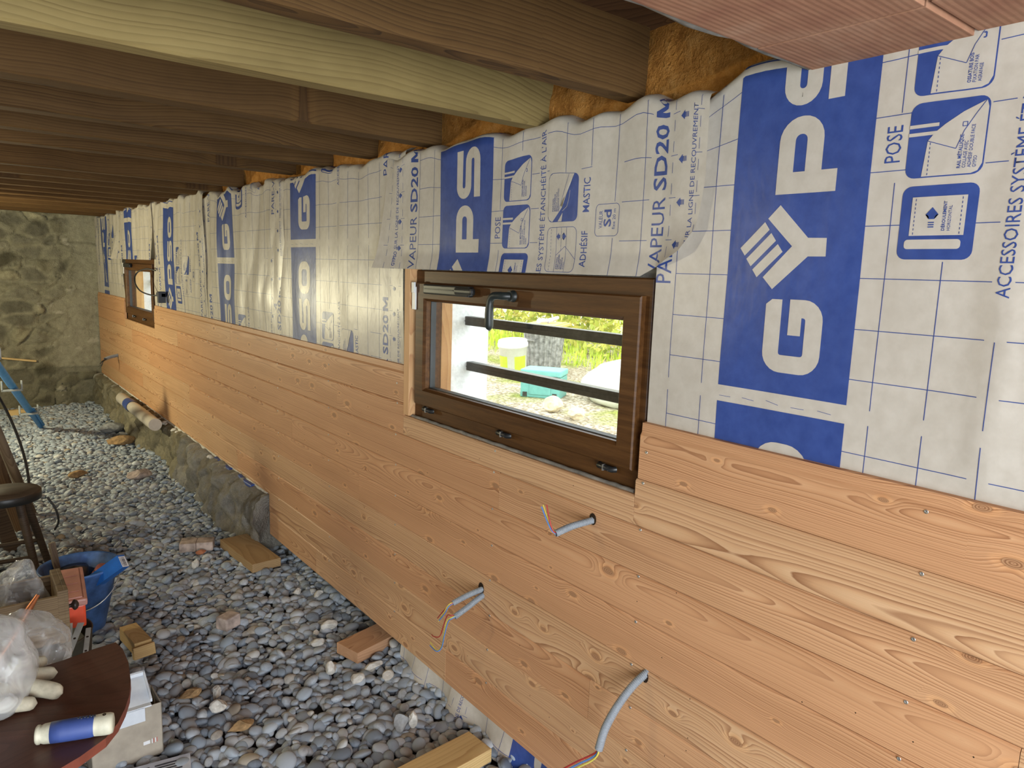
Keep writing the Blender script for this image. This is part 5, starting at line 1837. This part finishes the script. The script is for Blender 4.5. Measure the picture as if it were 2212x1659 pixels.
while xq < 0.024:
    w_ = random.choice((0.001, 0.0018, 0.0026))
    m.box((xq, -0.008, 0.3012), (xq + w_, 0.010, 0.3016), 1, T=Tm)
    xq += w_ + random.choice((0.0012, 0.002))
m.box((-0.018, -0.0145, 0.3012), (0.022, -0.0125, 0.3016), 1, T=Tm)
m.build('end_label', [M['pack_white'], M['ink_dark']], pbody)
m = MB()
m.lathe([(0.001, 0), (0.040, 0), (0.042, 0.003), (0.042, 0.105), (0.040, 0.11), (0.001, 0.108)], 28, 0, Matrix.Translation((0.06, -0.015, 0.185)) @ Matrix.Rotation(math.radians(28), 4, 'Y') @ Matrix.Rotation(math.radians(20), 4, 'X'))
for zz in (0.03, 0.06, 0.085):
    m.lathe([(0.0425, zz), (0.0428, zz + 0.008)], 28, 1, Matrix.Translation((0.06, -0.015, 0.185)) @ Matrix.Rotation(math.radians(28), 4, 'Y') @ Matrix.Rotation(math.radians(20), 4, 'X'))
tag(m.build('faded_tin', [M['can_pink'], M['ink_dark']], None, (-1.035, 3.53, 0.0)), 'faded red tin with dark print inside the blue bucket', 'tin')
m = MB()
m.box((-0.012, -0.010, 0), (0.012, 0.010, 0.36), bev=0.002)
tag(m.build('timber_stake', M['grey_plank'], None, (-1.075, 3.61, 0.03), (math.radians(-6), math.radians(-4), 0.3)), 'dark weathered stake standing in the blue bucket', 'stake')
m = MB()
m.lathe([(0.001, 0), (0.05, 0.0), (0.056, 0.01), (0.056, 0.20), (0.001, 0.21)], 28)
tag(m.build('drum', M['steel_dark'], None, (-1.035, 3.60, 0.065)), 'dark cylinder at the back of the blue bucket', 'cylinder')

# cardboard box with a white tray in it, leaflet in front
bx = thing('cardboard_box', 'open grey-brown cardboard box on the pebbles under the table leaf', 'cardboard box', (-1.045, 2.47, 0.012), (0, 0, math.radians(2)))
BW, BD, BH = 0.21, 0.125, 0.185
for (lo, hi, nm) in (((-BW / 2, -BD / 2, 0), (BW / 2, -BD / 2 + 0.004, BH), 'front_wall'), ((-BW / 2, BD / 2 - 0.004, 0), (BW / 2, BD / 2, BH), 'rear_wall'),
                     ((-BW / 2, -BD / 2, 0), (-BW / 2 + 0.004, BD / 2, BH), 'side_wall'), ((BW / 2 - 0.004, -BD / 2, 0), (BW / 2, BD / 2, BH), 'side_wall')):
    m = MB()
    m.box(lo, hi, bev=0.0012)
    m.build(nm, M['card'], bx)
m = MB()
m.box((-BW / 2, -BD / 2, 0.0), (BW / 2, BD / 2, 0.004))
m.build('bottom_wall', M['card_in'], bx)
m = MB()
m.box((0.045, -BD / 2 - 0.0006, 0.052), (0.065, -BD / 2 - 0.0001, 0.064))
for k in range(4):
    m.box((0.070 + k * 0.005, -BD / 2 - 0.0006, 0.050), (0.073 + k * 0.005, -BD / 2 - 0.0001, 0.066), 1 if k % 2 else 0)
m.build('printed_mark', [M['pack_white'], M['can_pink']], bx)
ty = thing('white_tray', 'white plastic tray resting tilted across the cardboard box', 'tray', (-1.06, 2.465, 0.19))
m = MB()
yb_, zb_, yf_, zf_ = 0.062, 0.060, -0.046, 0.012
def tq(x, u, lift=0.0):
    return (x, yf_ + (yb_ - yf_) * u, zf_ + (zb_ - zf_) * u + lift)
for (xa, xb, ua, ub, la, lb) in ((-0.11, 0.096, 0.0, 1.0, 0.0, 0.003), (0.090, 0.096, 0.0, 1.0, 0.0, 0.014), (-0.11, -0.104, 0.0, 1.0, 0.0, 0.014), (-0.11, 0.096, 0.94, 1.0, 0.0, 0.014)):
    vs = [tq(xa, ua, la), tq(xb, ua, la), tq(xb, ub, la), tq(xa, ub, la), tq(xa, ua, lb), tq(xb, ua, lb), tq(xb, ub, lb), tq(xa, ub, lb)]
    m.add(vs, [(3, 2, 1, 0), (4, 5, 6, 7), (0, 1, 5, 4), (1, 2, 6, 5), (2, 3, 7, 6), (3, 0, 4, 7)])
m.build('tray_body', M['tray'], ty)
m = MB()
m.box((-0.11, yf_ - 0.019, -0.036), (0.070, yf_ - 0.015, 0.014), bev=0.0015)
m.box((-0.11, yf_ - 0.019, 0.010), (0.090, yf_ + 0.004, 0.015), bev=0.0015)
m.build('front_lip', M['tray'], ty)
lw = thing('printed_leaflet', 'bluish printed leaflet on the pebbles in front of the cardboard box', 'leaflet', (-1.0, 2.27, 0.030), (math.radians(3), math.radians(-2), math.radians(-12)))
m = MB()
m.box((-0.11, -0.075, 0), (0.11, 0.075, 0.003), bev=0.0008)
m.build('paper', M['paper'], lw)
m = MB()
for i in range(9):
    for j in range(2):
        m.box((-0.09 + j * 0.095, 0.050 - i * 0.012, 0.003), (-0.01 + j * 0.095, 0.056 - i * 0.012, 0.0036))
m.build('printing', M['ink_dark'], lw)

# ------------------------------------------------------------------ stool and the leaning planks behind it
st = thing('round_stool', 'dark round-topped wooden stool on splayed legs', 'stool', (-1.235, 4.22, 0.0))
m = MB()
m.lathe([(0.001, 0.445), (0.135, 0.445), (0.143, 0.450), (0.145, 0.485), (0.140, 0.492), (0.001, 0.494)], 40)
seat_ = m.build('seat', M['stool'], st)
m = MB()
m.lathe([(0.1455, 0.446), (0.1475, 0.449), (0.1475, 0.482), (0.1455, 0.485)], 40)
m.build('seat_band', M['black_plastic'], seat_)
for (dx, dy) in ((0.165, 0.16), (-0.16, 0.17), (0.10, -0.15), (-0.15, -0.14)):
    m = MB()
    m.tube([(dx * 0.45, dy * 0.45, 0.445), (dx * 1.05, dy * 1.05, 0.0)], [0.020, 0.017], 12)
    m.build('leg', M['stool'], st)
for (pa, pb_) in (((0.13, 0.128, 0.17), (-0.125, 0.135, 0.17)), ((0.078, -0.118, 0.17), (-0.118, -0.11, 0.17))):
    m = MB()
    m.tube([pa, pb_], 0.011, 8)
    m.build('stretcher', M['stool'], st)


def lean(name, label, mat, foot, top, w, th_, cat='plank', group='planks leaning behind the stool'):
    a, b = Vector(foot), Vector(top)
    ez = (b - a)
    L = ez.length
    ez.normalize()
    ex = Vector((1, 0.25, 0))
    ex = (ex - ez * ez.dot(ex)).normalized()
    ey = ez.cross(ex)
    m = MB()
    m.box((-w / 2, -th_ / 2, 0), (w / 2, th_ / 2, L), bev=0.002)
    o = m.build(name, M[mat], None, foot)
    o.matrix_world = basis(ex, ey, ez, foot)
    return tag(o, label, cat, group)


lean('leaning_plank', 'brown plank leaning steeply behind the stool, left of the pale one', 'brown_plank', (-1.13, 5.05, 0.0), (-1.40, 5.55, 1.05), 0.075, 0.028)
lean('leaning_plank', 'pale greyish plank leaning behind the stool, beside the black cable', 'grey_plank', (-1.06, 5.35, 0.0), (-1.335, 5.85, 1.02), 0.055, 0.024)
lean('leaning_plank', 'darkest plank leaning behind the stool at the picture edge', 'stool', (-1.20, 4.72, 0.0), (-1.46, 5.25, 1.0), 0.075, 0.024)
m = MB()
m.tube(smooth_path([(-1.46, 5.95, 0.98), (-1.25, 5.70, 0.87), (-1.165, 5.50, 0.72), (-1.10, 5.35, 0.50), (-1.075, 5.22, 0.30), (-1.09, 5.12, 0.10), (-1.10, 5.08, 0.012)], 10), 0.008, 10)
m.tube(smooth_path([(-1.5, 5.6, 0.93), (-1.30, 5.62, 0.905), (-1.18, 5.60, 0.90)], 8), 0.007, 8)
tag(m.build('black_cable', M['cable_black'], None), 'black cable hanging down over the leaning planks', 'cable')
m = MB()
m.tube(smooth_path([(-1.075, 4.12, 0.46), (-1.045, 4.10, 0.40), (-1.035, 4.11, 0.33), (-1.05, 4.14, 0.28)], 8), 0.005, 8)
tag(m.build('cable_end', M['cable_black'], None), 'short black cable end dangling from the stool seat', 'cable')
# bright blue tube with clear clips leaning far back
f_, t_ = Vector((-0.745, 8.10, 0.005)), Vector((-1.18, 6.62, 0.93))
rd = thing('blue_rod', 'bright blue tube with clear plastic clips leaning at the left picture edge', 'tube', f_)
v_ = t_ - f_
m = MB()
m.tube([(0, 0, 0), v_ * 0.22, v_ * 0.24, v_], [0.020, 0.024, 0.030, 0.030], 14)
m.tube([v_ * 0.06 + Vector((0.03, 0, 0)), v_ * 0.3 + Vector((0.035, 0, 0))], 0.012, 10)
m.build('tube_body', M['rod_blue'], rd)
for u in (0.30, 0.62, 0.98):
    m = MB()
    c_ = v_ * u
    m.box((c_.x - 0.075, c_.y - 0.02, c_.z - 0.045), (c_.x - 0.062, c_.y + 0.02, c_.z + 0.04), bev=0.004)
    m.box((c_.x + 0.062, c_.y - 0.02, c_.z - 0.045), (c_.x + 0.075, c_.y + 0.02, c_.z + 0.04), bev=0.004)
    m.box((c_.x - 0.075, c_.y - 0.02, c_.z - 0.048), (c_.x + 0.075, c_.y + 0.02, c_.z - 0.030), bev=0.004)
    m.build('clip', M['clip_clear'], rd)
m = MB()
m.lathe([(0.001, 0.0), (0.10, 0.0), (0.125, 0.03), (0.13, 0.20), (0.11, 0.27), (0.05, 0.31), (0.03, 0.33), (0.001, 0.33)], 32, 0, ell=(0.9, 1.0))
tag(m.build('green_container', M['green_plastic'], None, (-1.40, 3.36, 0.005)), 'sage green rounded plastic container at the left picture edge behind the drawer', 'container')

# ------------------------------------------------------------------ garden seen through the near window
GZ = 0.45
m = MB()
m.box((0.35, -14, GZ - 0.3), (40, 50, GZ))
tag(m.build('ground', M['gravel']), 'pale garden gravel outside the window', 'ground', kind='structure')


def hedge(name, label, x0, x1, y0, y1, h, n, seed, lean_=0.5):
    rs = np.random.RandomState(seed)
    u = rs.rand(n, 3)
    y = y0 + (y1 - y0) * u[:, 1]
    z = GZ + h * u[:, 2] ** 0.85
    bump_ = 0.35 * np.sin(y * 2.1 + 1.3 * np.sin(z * 2.3)) + 0.22 * np.sin(y * 5.3 + z * 4.1 + 1)
    x = x0 + lean_ * (z - GZ) / h + bump_ * 0.6 + (x1 - x0) * u[:, 0] ** 2.2
    s = 0.035 + 0.05 * rs.rand(n)
    # random leaf frames
    d1 = rs.randn(n, 3)
    d1 /= np.linalg.norm(d1, axis=1)[:, None]
    d2 = np.cross(d1, rs.randn(n, 3))
    d2 /= np.linalg.norm(d2, axis=1)[:, None]
    c = np.stack([x, y, z], 1)
    a, b = d1 * s[:, None], d2 * (s * 0.5)[:, None]
    V = np.stack([c - a, c + b, c + a, c - b], 1).reshape(-1, 3)
    me = bpy.data.meshes.new(name)
    me.vertices.add(len(V))
    me.vertices.foreach_set('co', V.ravel())
    me.loops.add(len(V))
    me.loops.foreach_set('vertex_index', np.arange(len(V)))
    me.polygons.add(n)
    me.polygons.foreach_set('loop_start', np.arange(0, len(V), 4))
    me.polygons.foreach_set('loop_total', np.full(n, 4))
    me.update()
    tone = np.repeat(np.clip(rs.rand(n) * 0.8 + 0.12 * bump_ + 0.1, 0, 1), 4).astype(np.float32)
    at = me.attributes.new('tone', 'FLOAT', 'POINT')
    at.data.foreach_set('value', tone)
    me.materials.append(M['leafy'])
    return tag(link(name, me), label, 'hedge')


hedge('garden_hedge', 'yellow-green garden hedge behind the corrugated bin', 6.2, 7.6, 3.0, 15.5, 3.2, 42000, 4)
rs_ = np.random.RandomState(9)
m = MB()
for k in range(900):
    y, x = rs_.uniform(6.4, 11.5), rs_.uniform(5.0, 6.6)
    h_ = rs_.uniform(0.08, 0.32) * (1.6 if y > 8.2 else 1)
    a = rs_.uniform(0, 6.28)
    dx, dy = math.cos(a) * 0.008, math.sin(a) * 0.008
    bx_, by_ = rs_.uniform(-0.1, 0.1, 2)
    m.add([(x - dx, y - dy, GZ), (x + dx, y + dy, GZ), (x + bx_, y + by_, GZ + h_)], [(0, 1, 2)])
o = m.build('grass', M['lime'])
tag(o, 'bright green grass tufts at the hedge foot', 'grass', kind='stuff')

bn = thing('corrugated_bin', 'grey ribbed metal bin outside the near window', 'bin', (4.36, 6.66, GZ))
m = MB()
seg = 96
for (r_a, za, r_b, zb) in ((0.205, 0, 0.25, 0.56),):
    vs, fs = [], []
    for zq, rq in ((0, r_a), (0.02, r_a), (0.54, r_b), (0.56, r_b)):
        for k in range(seg):
            a = 2 * math.pi * k / seg
            rr = rq + (0.010 if (k // 2) % 2 else -0.004) * (1 if 0 < zq < 0.56 else 0.3)
            vs.append((rr * math.cos(a), rr * math.sin(a), zq))
    for i in range(3):
        for k in range(seg):
            k2 = (k + 1) % seg
            fs.append((i * seg + k, i * seg + k2, (i + 1) * seg + k2, (i + 1) * seg + k))
    m.add(vs, fs)
m.build('bin_body', M['bin_grey'], bn)
m = MB()
m.tube(smooth_path([(-0.235, 0.02, 0.40), (-0.275, 0.02, 0.41), (-0.275, -0.10, 0.41), (-0.225, -0.10, 0.40)], 6), 0.008, 8)
m.build('handle', M['bin_grey'], bn)
m = MB()
m.box((-0.42, -0.24, 0), (0.42, 0.24, 0.03), bev=0.004)
m.box((-0.37, -0.20, 0.03), (0.37, 0.20, 0.042), bev=0.004)
tag(m.build('yellow_board', M['board_yellow'], None, (4.40, 6.70, GZ + 0.562), (0, 0, math.radians(35))), 'yellow wooden panel lying on top of the corrugated bin', 'board')
m = MB()
for k, (a, b) in enumerate((((-0.25, 0.08, 0.03), (0.05, -0.02, 0.02)), ((-0.05, 0.0, 0.02), (0.22, -0.08, 0.05)))):
    m.tube([a, b], [0.03, 0.022], 8)
tag(m.build('lavender_sheet', M['lavender'], None, (4.42, 6.66, GZ + 0.615), (0, 0, math.radians(40))), 'crumpled lavender plastic on the yellow panel', 'plastic sheet')

pb = thing('paint_pail', 'white pail with a lime green label beside the corrugated bin', 'pail', (3.80, 6.53, GZ), (math.radians(3), math.radians(-7), 0))
m = MB()
m.lathe([(0.001, 0.0), (0.145, 0.0), (0.148, 0.01), (0.165, 0.36), (0.178, 0.365), (0.178, 0.40), (0.170, 0.405), (0.168, 0.435), (0.160, 0.435), (0.155, 0.38), (0.135, 0.02), (0.001, 0.015)], 40)
m.build('pail_body', M['white_plastic'], pb)
m = MB()
vs, fs = [], []
for k in range(24):
    a = math.radians(150 + k * 6.2)
    for zq, rq in ((0.04, 0.1505), (0.27, 0.1615)):
        vs.append((rq * math.cos(a), rq * math.sin(a), zq))
for k in range(23):
    if 9 <= k <= 13:
        continue
    fs.append((2 * k, 2 * k + 2, 2 * k + 3, 2 * k + 1))
m.add(vs, fs, 0, True)
m.build('label_band', M['lime'], pb)
m = MB()
hh = []
for k in range(17):
    a = math.pi * k / 16
    hh.append((math.cos(a) * 0.17 * 0.3 - 0.05, math.cos(a) * 0.17, 0.40 + math.sin(a) * 0.05))
m.tube(hh, 0.004, 6)
m.build('handle', M['steel'], pb)

ct = thing('teal_crate', 'teal lidded plastic crate on the garden gravel', 'crate', (3.22, 5.32, GZ), (0, 0, math.radians(-56)))
m = MB()
m.box((-0.20, -0.15, 0), (0.20, 0.15, 0.21), bev=0.012)
m.box((-0.11, -0.156, 0.03), (0.11, -0.148, 0.175), bev=0.006)
cbody = m.build('crate_body', M['crate_teal'], ct)
m = MB()
m.box((-0.205, -0.155, 0.215), (0.205, 0.155, 0.275), bev=0.012)
m.build('lid', M['crate_lid'], ct)
for sx in (-0.15, 0.15):
    for zz in (0.195, 0.03):
        m = MB()
        m.box((sx - 0.022, -0.160, zz - 0.02), (sx + 0.022, -0.148, zz + 0.024), bev=0.003)
        m.build('latch', M['steel_dark'], cbody)
rock('garden_stone', 'blocky yellowish stone in front of the teal crate', 'stone_yellow', (2.76, 4.66, GZ - 0.01), (0.125, 0.09, 0.075), 31, 0.9, cat='stone', group='stones on the garden gravel')
rock('garden_stone', 'flat yellowish stone right of the blocky one on the garden gravel', 'stone_yellow', (2.72, 4.30, GZ - 0.01), (0.105, 0.085, 0.06), 32, 0.6, cat='stone', group='stones on the garden gravel')
crumple('garden_sack', 'pale crumpled sack slumped on the garden gravel', (3.75, 4.62, GZ - 0.01), (0.42, 0.50, 0.26), 5.5, mat='sack', amp=0.16, squash=0.5, sub=4, cat='sack', group=None)
crumple('garden_sack', 'second pale sack bulging behind the first on the garden gravel', (4.85, 5.15, GZ - 0.01), (0.42, 0.42, 0.42), 8.8, mat='sack', amp=0.14, squash=0.5, sub=4, cat='sack', group=None)

# ------------------------------------------------------------------ pebbles
def pebbles():
    rs = np.random.RandomState(12)
    bm = bmesh.new()
    bmesh.ops.create_icosphere(bm, subdivisions=2, radius=1.0)
    bm.verts.index_update()
    V2 = np.array([v.co[:] for v in bm.verts])
    F2 = np.array([[v.index for v in f.verts] for f in bm.faces])
    bm.free()
    bm = bmesh.new()
    bmesh.ops.create_icosphere(bm, subdivisions=3, radius=1.0)
    bm.verts.index_update()
    V3 = np.array([v.co[:] for v in bm.verts])
    F3 = np.array([[v.index for v in f.verts] for f in bm.faces])
    bm.free()

    camp = np.array((-1.42, 0, 1.64))
    Rm = np.array(ROT)

    def scatter(step, z0, zj, smin, smax, jit=0.42):
        X, Y = np.meshgrid(np.arange(-2.4, 0.035, step), np.arange(1.25, 9.36, step * 0.9))
        X[1::2] += step / 2
        P = np.stack([X.ravel(), Y.ravel()], 1) + rs.uniform(-jit, jit, (X.size, 2)) * step
        n = len(P)
        z = z0 + rs.uniform(-zj, zj, n)
        z += 0.012 * np.sin(P[:, 0] * 3.1 + 1) * np.sin(P[:, 1] * 2.3)
        a = smin + (smax - smin) * rs.rand(n) ** 2.0
        return np.column_stack([P, z]), a
    C1, A1 = scatter(0.045, 0.000, 0.006, 0.020, 0.037)
    C2, A2 = scatter(0.043, -0.014, 0.004, 0.022, 0.032)
    C3, A3 = scatter(0.066, 0.004, 0.008, 0.011, 0.024)
    C4, A4 = scatter(0.16, 0.012, 0.004, 0.024, 0.037)
    C = np.concatenate([C1, C2, C3, C4])
    A = np.concatenate([A1, A2, A3, A4])
    layer = np.concatenate([np.zeros(len(C1)), np.ones(len(C2)), np.zeros(len(C3) + len(C4))])
    # in view only
    q = (C - camp) @ Rm
    u = 1106 - 1550 * q[:, 0] / q[:, 2]
    v = 829.5 + 1550 * q[:, 1] / q[:, 2]
    ok = (q[:, 2] < 0) & (u > -260) & (u < 1500) & (v < 1900)
    ok &= ~((C[:, 0] > 0.02) & (C[:, 1] > STEP_Y))
    C[:, 2] += 0.045 * np.exp(-((C[:, 0] - 0.02) / 0.10) ** 2) * (C[:, 1] < 2.55)
    C, A, u, v, q, layer = C[ok], A[ok], u[ok], v[ok], q[ok], layer[ok]
    n = len(C)
    bx_ = A * rs.uniform(0.62, 0.95, n)
    cz = A * rs.uniform(0.36, 0.60, n)
    yaw = rs.uniform(0, 2 * np.pi, n)
    tx, ty = rs.randn(n) * 0.30, rs.randn(n) * 0.30
    tone = rs.rand(n)
    # nearest big ones become single objects
    inside = (u > 285) & (u < 1230) & (v < 1690) & (v > 1130) & (layer == 0)
    size_px = A / -q[:, 2]
    order = np.argsort(-(size_px * inside))
    single = order[:300]
    mask = np.ones(n, bool)
    mask[single] = False

    def mats(idx):
        cy, sy = np.cos(yaw[idx]), np.sin(yaw[idx])
        cx, sx = np.cos(tx[idx]), np.sin(tx[idx])
        c2, s2 = np.cos(ty[idx]), np.sin(ty[idx])
        k = len(idx)
        Z = np.zeros(k)
        O = np.ones(k)
        Rz = np.stack([np.stack([cy, -sy, Z], 1), np.stack([sy, cy, Z], 1), np.stack([Z, Z, O], 1)], 1)
        Rx = np.stack([np.stack([O, Z, Z], 1), np.stack([Z, cx, -sx], 1), np.stack([Z, sx, cx], 1)], 1)
        Ry = np.stack([np.stack([c2, Z, s2], 1), np.stack([Z, O, Z], 1), np.stack([-s2, Z, c2], 1)], 1)
        return Rx @ Ry @ Rz

    def lumps(V, k):
        """k differently shaped stones"""
        w = rs.randn(k, 4, 3) * 1.3
        p = rs.rand(k, 4) * 6.28
        ph = np.einsum('kwj,vj->kvw', w, V) + p[:, None, :]
        return 1 + 0.075 * np.sin(ph).sum(2)

    def emit(idx, V, F):
        k = len(idx)
        S = np.stack([A[idx], bx_[idx], cz[idx]], 1)
        L = lumps(V, k)
        P = V[None] * L[:, :, None] * S[:, None, :]
        P = np.einsum('kij,kvj->kvi', mats(idx), P) + C[idx][:, None, :]
        FF = F[None] + (np.arange(k) * len(V))[:, None, None]
        return P.reshape(-1, 3), FF.reshape(-1, 3), np.repeat(tone[idx], len(V))

    rest = np.where(mask)[0]
    near = rest[C[rest, 1] < 4.0]
    far = rest[C[rest, 1] >= 4.0]
    Pa, Fa, ta = emit(near, V3, F3)
    Pb, Fb, tb_ = emit(far, V2, F2)
    P = np.concatenate([Pa, Pb])
    F = np.concatenate([Fa, Fb + len(Pa)])
    tn = np.concatenate([ta, tb_]).astype(np.float32)
    me = bpy.data.meshes.new('pebbles')
    me.vertices.add(len(P))
    me.vertices.foreach_set('co', P.ravel())
    me.loops.add(F.size)
    me.loops.foreach_set('vertex_index', F.ravel())
    me.polygons.add(len(F))
    me.polygons.foreach_set('loop_start', np.arange(0, F.size, 3))
    me.polygons.foreach_set('loop_total', np.full(len(F), 3))
    me.polygons.foreach_set('use_smooth', np.ones(len(F), bool))
    me.update()
    at = me.attributes.new('tone', 'FLOAT', 'POINT')
    at.data.foreach_set('value', tn)
    me.materials.append(M['pebble_bed'])
    tag(link('pebbles', me), 'bed of rounded grey river pebbles covering the floor', 'pebbles', kind='stuff')
    # single stones share twelve shapes
    protos = []
    Ls = lumps(V3, 12)
    for k in range(12):
        pm = bpy.data.meshes.new('river_pebble')
        pm.from_pydata((V3 * Ls[k][:, None]).tolist(), [], F3.tolist())
        pm.polygons.foreach_set('use_smooth', [True] * len(F3))
        pm.materials.append(M['pebble_one'])
        protos.append(pm)
    Rs = mats(single)
    for j, i in enumerate(single):
        o = bpy.data.objects.new('river_pebble', protos[j % 12])
        COL.objects.link(o)
        R_ = Matrix(Rs[j].tolist())
        o.rotation_euler = R_.to_euler()
        o.scale = (A[i], bx_[i], cz[i])
        o.location = C[i]
        tag(o, 'smooth rounded grey river pebble on the near stretch of the floor', 'pebble', 'pebbles lying nearest')


pebbles()
